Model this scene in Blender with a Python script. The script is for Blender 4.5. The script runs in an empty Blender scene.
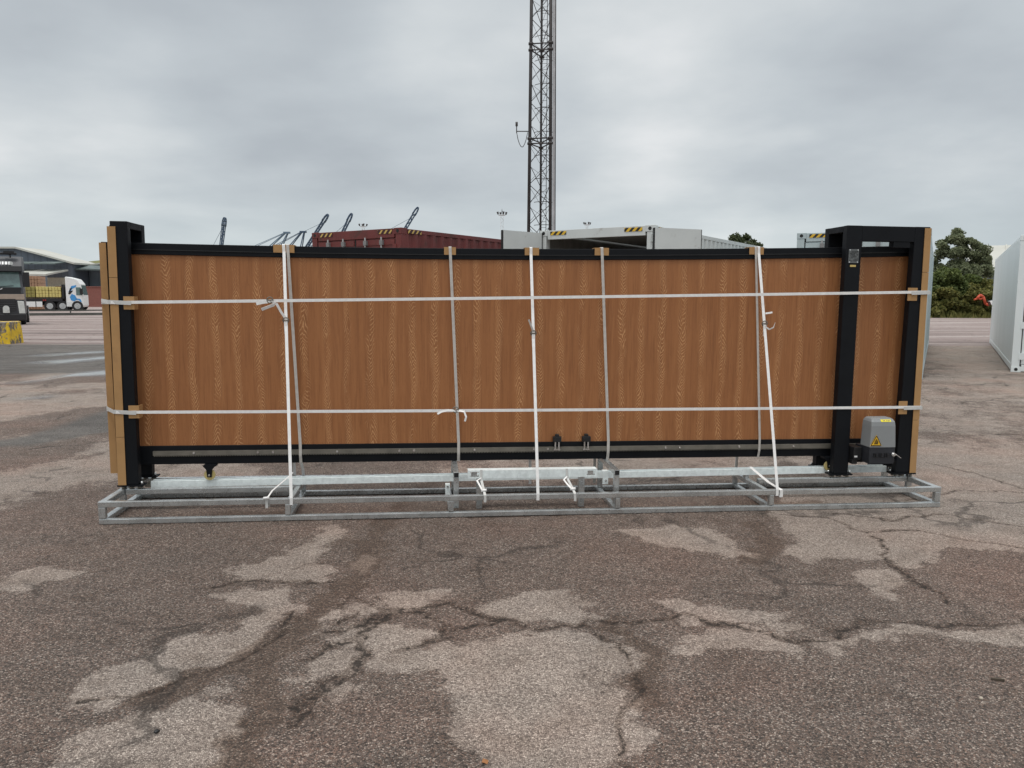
import bpy, bmesh, math, random
import numpy as np
from mathutils import Vector, Matrix
R = math.radians
random.seed(7)
rng = np.random.default_rng(11)
scene = bpy.context.scene
COL = scene.collection
ID = Matrix.Identity(4)

# ------------------------------------------------------------------ materials
def nodes_of(name):
    m = bpy.data.materials.new(name); m.use_nodes = True
    nt = m.node_tree; b = nt.nodes['Principled BSDF']
    return m, nt, b
def N(nt, kind, **k):
    n = nt.nodes.new(kind)
    for a, v in k.items():
        if a == 'ins':
            for s, val in v.items(): n.inputs[s].default_value = val
        else: setattr(n, a, v)
    return n
def L(nt, a, b): nt.links.new(a, b)
def ramp(nt, fac, stops, interp='LINEAR'):
    r = N(nt, 'ShaderNodeValToRGB'); r.color_ramp.interpolation = interp
    els = r.color_ramp.elements
    while len(els) < len(stops): els.new(.5)
    for e, (p, c) in zip(els, stops):
        e.position = p; e.color = (*c, 1) if len(c) == 3 else c
    L(nt, fac, r.inputs[0]); return r.outputs[0]
def mix(nt, fac, a, b, mode='MIX'):
    n = N(nt, 'ShaderNodeMix', data_type='RGBA', blend_type=mode)
    for i, v in ((0, fac), (6, a), (7, b)):
        if hasattr(v, 'is_output'): L(nt, v, n.inputs[i])
        else: n.inputs[i].default_value = v if i == 0 else ((*v, 1) if len(v) == 3 else v)
    return n.outputs[2]
def mth(nt, op, a, b=0.0, c=None):
    n = N(nt, 'ShaderNodeMath', operation=op)
    for i, v in enumerate((a, b) if c is None else (a, b, c)):
        if hasattr(v, 'is_output'): L(nt, v, n.inputs[i])
        else: n.inputs[i].default_value = v
    return n.outputs[0]
def noise(nt, vec, scale, detail=3.0, rough=.55, out='Fac'):
    n = N(nt, 'ShaderNodeTexNoise', ins={'Scale': scale, 'Detail': detail, 'Roughness': rough})
    if vec is not None: L(nt, vec, n.inputs['Vector'])
    return n.outputs[out]
def mapping(nt, vec, scale=(1,1,1), loc=(0,0,0), rot=(0,0,0)):
    n = N(nt, 'ShaderNodeMapping', ins={'Scale': scale, 'Location': loc, 'Rotation': rot}); L(nt, vec, n.inputs[0]); return n.outputs[0]
def step(nt, v, lo, hi):
    n = N(nt, 'ShaderNodeMapRange', interpolation_type='SMOOTHSTEP', ins={1: lo, 2: hi, 3: 0.0, 4: 1.0})
    L(nt, v, n.inputs[0]); return n.outputs[0]
def bump(nt, b, h, strength=.3, dist=.01):
    n = N(nt, 'ShaderNodeBump', ins={'Strength': strength, 'Distance': dist}); L(nt, h, n.inputs['Height']); L(nt, n.outputs[0], b.inputs['Normal'])

def simple(name, col, rough=.5, metal=0.0, var=.12, vscale=6.0, spec=.5, bmp=0.0, bscale=200, grime=None, gscale=2.0, glo=.5, ghi=.7):
    """paint / plastic / metal with slight mottling and optional dirt"""
    m, nt, b = nodes_of(name)
    tc = N(nt, 'ShaderNodeTexCoord').outputs['Object']
    n1 = noise(nt, tc, vscale, 5)
    lo = tuple(c*(1-var) for c in col); hi = tuple(min(1, c*(1+var)) for c in col)
    c = ramp(nt, n1, [(.3, lo), (.7, hi)])
    if grime:
        g = step(nt, noise(nt, tc, gscale, 7, .65), glo, ghi)
        c = mix(nt, g, c, grime)
    L(nt, c, b.inputs['Base Color'])
    b.inputs['Metallic'].default_value = metal
    b.inputs['Specular IOR Level'].default_value = spec
    rr = N(nt, 'ShaderNodeMapRange', ins={1: .3, 2: .7, 3: max(.02, rough-.08), 4: min(1, rough+.08)})
    L(nt, noise(nt, tc, vscale*2.3, 4), rr.inputs[0]); L(nt, rr.outputs[0], b.inputs['Roughness'])
    if bmp: bump(nt, b, noise(nt, tc, bscale, 3), bmp, .002)
    return m

M = {}
M['black'] = simple('black_powder_coat', (.0045, .0056, .0078), .55, var=.2, bmp=.15, bscale=400, spec=.22)
M['black_plastic'] = simple('black_plastic', (.012, .012, .013), .45)
M['rubber'] = simple('tyre_rubber', (.02, .02, .021), .8, var=.3)
M['galv'] = simple('weathered_galvanised_steel', (.53, .55, .548), .28, .70, var=.16, vscale=9, grime=(.36,.36,.35), gscale=5, glo=.5, ghi=.8)
M['dullbar'] = simple('dull_painted_bar', (.22, .22, .22), .6)
M['zinc'] = simple('bright_galvanised_steel', (.82, .88, .87), .5, .05, var=.12, vscale=24, bmp=.1, bscale=60, grime=(.68,.74,.73), gscale=30)
M['chrome'] = simple('plated_steel', (.75, .75, .74), .25, .9)
M['rack'] = simple('steel_gear_rack', (.2, .185, .155), .5, .45, var=.2, vscale=12)
M['nylon'] = simple('yellowed_nylon', (.5, .4, .16), .5)
M['strap'] = simple('woven_white_strap', (.86, .85, .83), .55, var=.07, vscale=30, bmp=.25, bscale=500)
M['greystrap'] = simple('shaded_white_strap', (.55, .52, .48), .6, var=.1, vscale=30, bmp=.25, bscale=500)  # white webbing in shade, the greyness put into its colour
M['tape'] = simple('clear_packing_tape', (.62, .62, .6), .25, var=.1)
M['card'] = simple('brown_cardboard', (.43, .245, .1), .8, var=.1, vscale=5, bmp=.1, bscale=300, grime=(.36,.2,.085), gscale=6)
M['grey_cover'] = simple('grey_moulded_plastic', (.25, .262, .265), .5, var=.05, bmp=.12, bscale=600)
M['motor_base'] = simple('dark_grey_casting', (.022, .024, .030), .5, var=.1)
M['dark_mark'] = simple('moulded_dark_lettering', (.008, .008, .009), .5)
M['yellow'] = simple('yellow_sticker', (.85, .72, .03), .4, var=.04)
M['orange_sticker'] = simple('amber_warning_sticker', (.8, .47, .02), .4, var=.04)
M['inkblack'] = simple('black_print', (.01, .01, .01), .5)
M['plate'] = simple('grey_metal_plate', (.15, .16, .16), .45, .2, var=.1)
M['gold'] = simple('gold_foil_label', (.62, .46, .16), .4, .2)
M['white'] = simple('white_paint', (.8, .81, .8), .45, var=.05)
M['white_dirty'] = simple('soiled_white_paint', (.72, .74, .73), .5, var=.08, grime=(.5,.5,.46), gscale=1.6, glo=.55, ghi=.8)
M['greyc'] = simple('pale_grey_container_paint', (.6, .63, .62), .5, var=.06, vscale=2, grime=(.3,.28,.25), gscale=3, glo=.58, ghi=.8)
M['bluec'] = simple('pale_blue_grey_container_paint', (.45, .53, .545), .5, var=.06, vscale=2, grime=(.25,.22,.18), gscale=4, glo=.58, ghi=.8)
M['redc'] = simple('maroon_container_paint', (.15, .03, .027), .55, var=.15, vscale=2, grime=(.08,.03,.022), gscale=3)
M['reefer'] = simple('white_reefer_paint', (.78, .83, .83), .35, var=.04, vscale=1.0, grime=(.55,.58,.57), gscale=1.2, glo=.55, ghi=.85)
M['inside'] = simple('container_interior', (.16, .16, .15), .7, var=.2)
M['plyfloor'] = simple('container_plywood_floor', (.12, .075, .04), .7, var=.2)
M['gasket'] = simple('black_gasket', (.012, .012, .012), .7)
M['blue_decal'] = simple('blue_decal', (.03, .05, .28), .5)
M['mast'] = simple('mast_steel', (.06, .055, .055), .6, .3, var=.3, vscale=2)
M['mast_light'] = simple('mast_cladding_steel', (.42, .42, .43), .6, .1, var=.2, vscale=2)
M['mast_white'] = simple('white_mast_steel', (.55, .57, .58), .6)
M['crane'] = simple('slate_blue_crane_paint', (.05, .085, .14), .6, var=.2, vscale=.05)
M['crane_pale'] = simple('grey_blue_crane_paint', (.14, .2, .27), .6, var=.2, vscale=.05)
M['glass'] = simple('windscreen_glass', (.10, .16, .155), .08, var=.3, vscale=2.5, spec=.7)
M['truck_grey'] = simple('dark_grey_truck_paint', (.05, .053, .06), .35, var=.12)
M['truck_black'] = simple('black_truck_trim', (.012, .012, .014), .5)
M['truck_tan'] = simple('tan_truck_panel', (.36, .29, .235), .5, var=.1)
M['lamp_glass'] = simple('lamp_glass', (.6, .62, .6), .15)
M['redglass'] = simple('red_reflector', (.4, .02, .015), .3)
M['sky_blue'] = simple('blue_livery', (.06, .3, .65), .4)
M['olive_pack'] = simple('olive_packed_goods', (.27, .235, .065), .7, var=.15)
M['yellow_pack'] = simple('pale_yellow_packed_goods', (.58, .49, .17), .7, var=.1)
M['pink_pack'] = simple('pinkish_packed_goods', (.40, .235, .15), .7, var=.12)
M['timber'] = simple('dark_pallet_timber', (.06, .05, .03), .8)
M['cream'] = simple('cream_cladding', (.58, .55, .45), .7)
M['conc'] = simple('weathered_concrete', (.2, .19, .175), .85, var=.2, vscale=3, bmp=.3, bscale=40)
M['kerb'] = simple('dark_kerb_concrete', (.1, .1, .09), .85, var=.25, vscale=1)
M['roof_pale'] = simple('pale_roof_sheet', (.5, .5, .45), .6, var=.1, vscale=.3)
M['gutter'] = simple('green_grey_canopy_sheet', (.10, .13, .125), .6, var=.4, vscale=.6)
M['orange'] = simple('orange_red_machine_paint', (.5, .07, .025), .5)
M['stone'] = simple('pale_pebble', (.4, .35, .28), .8)
M['leafdry'] = simple('dry_orange_leaf', (.3, .13, .045), .7)

def ribbed(name, col, per_m, depth=.02, axis=0, var=.08, dark=.82, duty=.22, rough=.6):
    """cladding with narrow pressed grooves along the vertical"""
    m, nt, b = nodes_of(name)
    tc = N(nt, 'ShaderNodeTexCoord').outputs['Object']
    sp = N(nt, 'ShaderNodeSeparateXYZ'); L(nt, tc, sp.inputs[0])
    f = mth(nt, 'FRACT', mth(nt, 'MULTIPLY', sp.outputs[axis], per_m))
    g = mth(nt, 'LESS_THAN', f, duty)
    n1 = noise(nt, mapping(nt, tc, (1, 1, .15)), 1.2, 4)
    c = ramp(nt, n1, [(.3, tuple(k*(1-var) for k in col)), (.7, tuple(k*(1+var) for k in col))])
    c = mix(nt, mth(nt, 'MULTIPLY', g, 1-dark), c, (0, 0, 0))
    L(nt, c, b.inputs['Base Color']); b.inputs['Roughness'].default_value = rough
    bump(nt, b, mth(nt, 'SUBTRACT', 1.0, g), .6, depth)
    return m
M['clad'] = ribbed('blue_grey_cladding', (.13, .155, .19), 1.1)
M['clad2'] = ribbed('pale_blue_grey_cladding', (.17, .205, .235), .8)
M['reefer_side'] = ribbed('white_reefer_side', (.76, .81, .81), 4.0, .008, axis=1, var=.04, dark=.85, duty=.12, rough=.4)

def brickmat():
    m, nt, b = nodes_of('red_brick')
    tc = N(nt, 'ShaderNodeTexCoord').outputs['Object']
    br = N(nt, 'ShaderNodeTexBrick', ins={'Color1': (.24, .06, .045, 1), 'Color2': (.19, .045, .035, 1), 'Mortar': (.3, .17, .14, 1), 'Scale': 1.0, 'Mortar Size': .012, 'Brick Width': .23, 'Row Height': .075})
    L(nt, mapping(nt, tc, rot=(R(90), 0, 0)), br.inputs['Vector']); L(nt, br.outputs[0], b.inputs['Base Color']); b.inputs['Roughness'].default_value = .85
    return m
M['brick'] = brickmat()

def yellow_block():
    m, nt, b = nodes_of('chipped_yellow_paint')
    tc = N(nt, 'ShaderNodeTexCoord').outputs['Object']
    n = noise(nt, mapping(nt, tc, (1.4, 1.4, .8)), 2.6, 9, .68)
    c = ramp(nt, noise(nt, tc, 4, 4), [(.3, (.62, .40, .02)), (.7, (.82, .56, .03))])
    c2 = ramp(nt, noise(nt, tc, 13, 5), [(.35, (.07, .06, .05)), (.65, (.28, .24, .2))])
    L(nt, mix(nt, step(nt, n, .485, .525), c, c2), b.inputs['Base Color']); b.inputs['Roughness'].default_value = .75
    bump(nt, b, n, .5, .01)
    return m
M['yblock'] = yellow_block()

def woodmat():
    """oak-effect laminate boards, grain along local z, one board about 0.18 m wide"""
    m, nt, b = nodes_of('oak_effect_laminate')
    tc = N(nt, 'ShaderNodeTexCoord').outputs['Object']
    sp = N(nt, 'ShaderNodeSeparateXYZ'); L(nt, tc, sp.inputs[0])
    u, z = sp.outputs[0], sp.outputs[2]
    wob = mth(nt, 'MULTIPLY', mth(nt, 'SUBTRACT', noise(nt, mapping(nt, tc, (4, 0, 2.2)), 1.0, 3), .5), .11)
    q = mth(nt, 'DIVIDE', mth(nt, 'ADD', u, wob), .166)
    idx = mth(nt, 'FLOOR', q); s = mth(nt, 'SUBTRACT', mth(nt, 'FRACT', q), .5)
    wn = N(nt, 'ShaderNodeTexWhiteNoise', noise_dimensions='1D'); L(nt, idx, wn.inputs['W'])
    off = mth(nt, 'MULTIPLY', wn.outputs[0], 7.0)
    zz = mth(nt, 'ADD', z, off)
    comb = N(nt, 'ShaderNodeCombineXYZ'); L(nt, u, comb.inputs[0]); L(nt, off, comb.inputs[1]); L(nt, zz, comb.inputs[2])
    cv = comb.outputs[0]
    flip = mth(nt, 'SIGN', mth(nt, 'SINE', mth(nt, 'ADD', mth(nt, 'MULTIPLY', zz, 3.1), mth(nt, 'MULTIPLY', off, 2.0))))
    absS = mth(nt, 'ABSOLUTE', s)
    par = mth(nt, 'MULTIPLY', mth(nt, 'MULTIPLY', absS, flip), 1.5)
    warp = mth(nt, 'MULTIPLY', noise(nt, mapping(nt, cv, (10, 1, 3.2)), 1.0, 4), 1.0)
    ph = mth(nt, 'ADD', mth(nt, 'ADD', mth(nt, 'MULTIPLY', zz, 4.2), par), warp)
    ring = mth(nt, 'SINE', mth(nt, 'MULTIPLY', ph, 46.0))
    arch = mth(nt, 'MULTIPLY', step(nt, ring, .3, .95), mth(nt, 'SUBTRACT', 1.0, step(nt, absS, .07, .24)))
    arch = mth(nt, 'MULTIPLY', arch, step(nt, noise(nt, mapping(nt, cv, (11, 1, 3)), 1.0, 4), .3, .54))
    fine = noise(nt, mapping(nt, cv, (120, 1, 3.5)), 1.0, 4, .6)
    med = noise(nt, mapping(nt, cv, (28, 1, .7)), 1.0, 3)
    base = ramp(nt, med, [(.22, (.305, .123, .046)), (.5, (.355, .146, .054)), (.8, (.40, .172, .065))])
    base = mix(nt, mth(nt, 'MULTIPLY', step(nt, fine, .48, .68), .5), base, (.21, .08, .03))
    base = mix(nt, mth(nt, 'MULTIPLY', arch, .72), base, (.68, .38, .18))
    pore = noise(nt, mapping(nt, cv, (300, 1, 20)), 1.0, 2)
    base = mix(nt, mth(nt, 'MULTIPLY', step(nt, pore, .6, .72), .3), base, (.13, .05, .02))
    L(nt, base, b.inputs['Base Color']); b.inputs['Roughness'].default_value = .5
    b.inputs['Specular IOR Level'].default_value = .35
    bump(nt, b, fine, .12, .001)
    return m
M['wood'] = woodmat()

def hazard():
    m, nt, b = nodes_of('yellow_black_hazard_tape')
    tc = N(nt, 'ShaderNodeTexCoord').outputs['Object']
    sp = N(nt, 'ShaderNodeSeparateXYZ'); L(nt, tc, sp.inputs[0])
    d = mth(nt, 'SUBTRACT', mth(nt, 'ADD', sp.outputs[0], sp.outputs[1]), mth(nt, 'MULTIPLY', sp.outputs[2], .9))
    f = mth(nt, 'LESS_THAN', mth(nt, 'FRACT', mth(nt, 'DIVIDE', d, .125)), .5)
    L(nt, mix(nt, f, (.015, .015, .015), (.72, .45, .03)), b.inputs['Base Color']); b.inputs['Roughness'].default_value = .5
    return m
M['hazard'] = hazard()
def hazard_red():
    m, nt, b = nodes_of('yellow_slashes_on_maroon')
    tc = N(nt, 'ShaderNodeTexCoord').outputs['Object']
    sp = N(nt, 'ShaderNodeSeparateXYZ'); L(nt, tc, sp.inputs[0])
    d = mth(nt, 'SUBTRACT', mth(nt, 'ADD', sp.outputs[0], sp.outputs[1]), mth(nt, 'MULTIPLY', sp.outputs[2], .9))
    f = mth(nt, 'LESS_THAN', mth(nt, 'FRACT', mth(nt, 'DIVIDE', d, .125)), .38)
    L(nt, mix(nt, f, (.05, .012, .012), (.6, .42, .12)), b.inputs['Base Color']); b.inputs['Roughness'].default_value = .5
    return m
M['hazard_red'] = hazard_red()
def redwhite():
    m, nt, b = nodes_of('black_white_banding')
    tc = N(nt, 'ShaderNodeTexCoord').outputs['Object']
    sp = N(nt, 'ShaderNodeSeparateXYZ'); L(nt, tc, sp.inputs[0])
    f = mth(nt, 'LESS_THAN', mth(nt, 'FRACT', mth(nt, 'DIVIDE', mth(nt, 'ADD', sp.outputs[0], mth(nt, 'MULTIPLY', sp.outputs[2], .5)), .55)), .55)
    L(nt, mix(nt, f, (.06, .02, .015), (.8, .8, .78)), b.inputs['Base Color'])
    return m
M['bands'] = redwhite()

def foliage(name, a, c):
    m, nt, b = nodes_of(name)
    g = N(nt, 'ShaderNodeNewGeometry')
    wn = g.outputs['Random Per Island']
    tc = N(nt, 'ShaderNodeTexCoord').outputs['Object']
    f = mth(nt, 'ADD', mth(nt, 'MULTIPLY', wn, .55), mth(nt, 'MULTIPLY', noise(nt, tc, .9, 3), .45))
    L(nt, ramp(nt, f, [(.2, a), (.8, c)]), b.inputs['Base Color'])
    b.inputs['Roughness'].default_value = .6
    b.inputs['Specular IOR Level'].default_value = .3
    tl = N(nt, 'ShaderNodeBsdfTranslucent'); L(nt, b.inputs['Base Color'].links[0].from_socket, tl.inputs[0])
    mx = N(nt, 'ShaderNodeMixShader', ins={0: .42}); L(nt, b.outputs[0], mx.inputs[1]); L(nt, tl.outputs[0], mx.inputs[2]); L(nt, mx.outputs[0], nt.nodes['Material Output'].inputs[0])
    return m
M['leaf'] = foliage('tree_leaves', (.11, .135, .075), (.28, .31, .18))
M['leaf2'] = foliage('shrub_leaves', (.085, .105, .03), (.32, .30, .10))
M['leaf3'] = foliage('pale_tree_leaves', (.05, .07, .03), (.13, .15, .075))
M['leaf_dark'] = foliage('dark_shrub_leaves', (.06, .09, .028), (.19, .23, .075))
M['bark'] = simple('bark', (.09, .07, .05), .9, var=.3, bmp=.5, bscale=30)
M['hillgrass'] = simple('hill_grass', (.16, .16, .06), .9, var=.2, vscale=.05)

# ------------------------------------------------------------------ mesh builder
class MB:
    def __init__(s): s.v = []; s.f = []; s.sm = []
    def add(s, vs, fs, smooth=False):
        o = len(s.v); s.v += [tuple(p) for p in vs]
        s.f += [tuple(i+o for i in f) for f in fs]; s.sm += [smooth]*len(fs); return s
    def box(s, x0, x1, y0, y1, z0, z1):
        vs = [(x0,y0,z0),(x1,y0,z0),(x1,y1,z0),(x0,y1,z0),(x0,y0,z1),(x1,y0,z1),(x1,y1,z1),(x0,y1,z1)]
        return s.add(vs, [(0,3,2,1),(4,5,6,7),(0,1,5,4),(1,2,6,5),(2,3,7,6),(3,0,4,7)])
    def hexa(s, vs):
        return s.add(vs, [(0,3,2,1),(4,5,6,7),(0,1,5,4),(1,2,6,5),(2,3,7,6),(3,0,4,7)])
    def tube(s, a, b, r, n=10, r2=None, smooth=True, caps=True):
        a, b = Vector(a), Vector(b); d = (b-a).normalized()
        t = Vector((0,0,1)) if abs(d.z) < .9 else Vector((1,0,0))
        e1 = d.cross(t).normalized(); e2 = d.cross(e1)
        r2 = r if r2 is None else r2
        vs = []
        for k in range(n):
            c = math.cos(2*math.pi*k/n); q = math.sin(2*math.pi*k/n)
            vs.append(a+(e1*c+e2*q)*r); vs.append(b+(e1*c+e2*q)*r2)
        s.add(vs, [(2*k, 2*((k+1) % n), 2*((k+1) % n)+1, 2*k+1) for k in range(n)], smooth)
        if caps:
            o = len(s.v)-2*n
            s.f += [tuple(o+2*k for k in range(n))[::-1], tuple(o+2*k+1 for k in range(n))]; s.sm += [False, False]
        return s
    def path(s, pts, r, n=8):
        for a, b in zip(pts[:-1], pts[1:]): s.tube(a, b, r, n)
        return s
    def bar(s, a, b, w, h, up=(0,0,1)):
        a, b, up = Vector(a), Vector(b), Vector(up); d = (b-a).normalized()
        sd = d.cross(up).normalized()*w/2; uu = sd.cross(d).normalized()*h/2
        vs = [a-sd-uu, a+sd-uu, b+sd-uu, b-sd-uu, a-sd+uu, a+sd+uu, b+sd+uu, b-sd+uu]
        return s.hexa(vs)
    def prism(s, pts, axis, a, b):
        """polygon pts (2D) extruded along an axis from a to b; axis 0:x (pts are y,z) 1:y (x,z) 2:z (x,y)"""
        n = len(pts)
        def P(p, t): return {0: (t, p[0], p[1]), 1: (p[0], t, p[1]), 2: (p[0], p[1], t)}[axis]
        vs = [P(p, a) for p in pts]+[P(p, b) for p in pts]
        return s.add(vs, [tuple(range(n))[::-1], tuple(range(n, 2*n))]+[(k, (k+1) % n, n+(k+1) % n, n+k) for k in range(n)])
    def ribbon(s, pts, side, w, t=.0022):
        """flat strap following pts, its width along 'side'"""
        pts = [Vector(p) for p in pts]; side = Vector(side).normalized()
        n = len(pts); vs = []
        for i, p in enumerate(pts):
            d = (pts[min(i+1, n-1)]-pts[max(i-1, 0)]).normalized()
            nn = d.cross(side).normalized()*t/2
            sd = (side-d*side.dot(d)).normalized()*w/2
            vs += [p-sd-nn, p+sd-nn, p+sd+nn, p-sd+nn]
        fs = []
        for i in range(n-1):
            o = 4*i
            fs += [(o+k, o+(k+1) % 4, o+4+(k+1) % 4, o+4+k) for k in range(4)]
        fs += [(0,1,2,3)[::-1], tuple(4*(n-1)+k for k in range(4))]
        return s.add(vs, fs)
    def torus(s, c, nrm, r, rr, n=20, m=8):
        c, nrm = Vector(c), Vector(nrm).normalized()
        t = Vector((0,0,1)) if abs(nrm.z) < .9 else Vector((1,0,0))
        e1 = nrm.cross(t).normalized(); e2 = nrm.cross(e1); vs = []
        for i in range(n):
            a = 2*math.pi*i/n; d = e1*math.cos(a)+e2*math.sin(a)
            for j in range(m):
                q = 2*math.pi*j/m; vs.append(c+d*(r+rr*math.cos(q))+nrm*rr*math.sin(q))
        return s.add(vs, [(i*m+j, ((i+1) % n)*m+j, ((i+1) % n)*m+(j+1) % m, i*m+(j+1) % m) for i in range(n) for j in range(m)], True)
    def build(s, name, mat, parent=None, mw=None, off=(0,0,0), bevel=0.0, seg=2):
        me = bpy.data.meshes.new(name)
        o = off
        me.from_pydata([(p[0]-o[0], p[1]-o[1], p[2]-o[2]) for p in s.v], [], s.f)
        me.polygons.foreach_set('use_smooth', s.sm)
        bm = bmesh.new(); bm.from_mesh(me); bmesh.ops.recalc_face_normals(bm, faces=bm.faces); bm.to_mesh(me); bm.free()
        me.materials.append(mat)
        ob = bpy.data.objects.new(name, me); COL.objects.link(ob)
        if parent is not None: ob.parent = parent
        elif mw is not None: ob.matrix_world = mw
        if bevel:
            bv = ob.modifiers.new('edge', 'BEVEL'); bv.width = bevel; bv.segments = seg; bv.limit_method = 'ANGLE'; bv.angle_limit = R(40)
            if hasattr(bv, 'harden_normals'): bv.harden_normals = False
        return ob

def tag(o, label=None, cat=None, group=None, kind=None):
    if label: o['label'] = label
    if cat: o['category'] = cat
    if group: o['group'] = group
    if kind: o['kind'] = kind
    return o
OFF = {}
def thing(name, label, cat, F=ID, o=(0,0,0), group=None):
    e = bpy.data.objects.new(name, None); e.empty_display_size = .2; COL.objects.link(e)
    e.matrix_world = F @ Matrix.Translation(o); OFF[e.name] = o
    return tag(e, label, cat, group)
def part(mb, name, mat, root, label=None, bevel=0.0, kind=None):
    """a part in the frame of its thing; a sub-part when root is itself a part"""
    r = root
    while r.name not in OFF: r = r.parent
    ob = mb.build(name, mat, root, off=OFF[r.name], bevel=bevel)
    return tag(ob, label, kind=kind)
def solo(mb, name, mat, label, cat, F=ID, o=(0,0,0), group=None, bevel=0.0):
    ob = mb.build(name, mat, None, F @ Matrix.Translation(o), off=o, bevel=bevel); OFF[ob.name] = o
    return tag(ob, label, cat, group)

# ------------------------------------------------------------------ frames of reference
LEAN = .0086; AZ = .109; GX, GY = -2.898, 5.238
e0 = Vector((math.cos(AZ), math.sin(AZ), 0))
EU = e0*math.cos(LEAN)+Vector((0,0,-math.sin(LEAN))); EZ = e0*math.sin(LEAN)+Vector((0,0,math.cos(LEAN))); EV = Vector((-math.sin(AZ), math.cos(AZ), 0))
GATE = Matrix(((EU.x, EV.x, EZ.x, GX), (EU.y, EV.y, EZ.y, GY), (EU.z, EV.z, EZ.z, 0), (0, 0, 0, 1)))
def place(x, y, deg, z=0): return Matrix.Translation((x, y, z)) @ Matrix.Rotation(R(deg), 4, 'Z')

# ------------------------------------------------------------------ ground: one sheet, the yard falls gently to the right under the gate
def sst(a, b, x): t = np.clip((x-a)/(b-a), 0, 1); return t*t*(3-2*t)
def lattice(x, y, seed):
    xi = np.floor(x).astype(np.int64); yi = np.floor(y).astype(np.int64); fx = x-xi; fy = y-yi
    fx = fx*fx*(3-2*fx); fy = fy*fy*(3-2*fy)
    def h(a, b):
        n = (a*374761393+b*668265263+seed*982451653) & 0x7fffffff
        n = ((n ^ (n >> 13))*1274126177) & 0x7fffffff
        return ((n ^ (n >> 16)) & 0xffff)/65535.0
    return (h(xi, yi)*(1-fx)+h(xi+1, yi)*fx)*(1-fy)+(h(xi, yi+1)*(1-fx)+h(xi+1, yi+1)*fx)*fy
def fbm(x, y, seed, oct=4):
    s = 0; a = .5; t = 0
    for k in range(oct):
        s = s+a*lattice(x*2**k, y*2**k, seed+k); t += a; a *= .5
    return s/t
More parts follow.
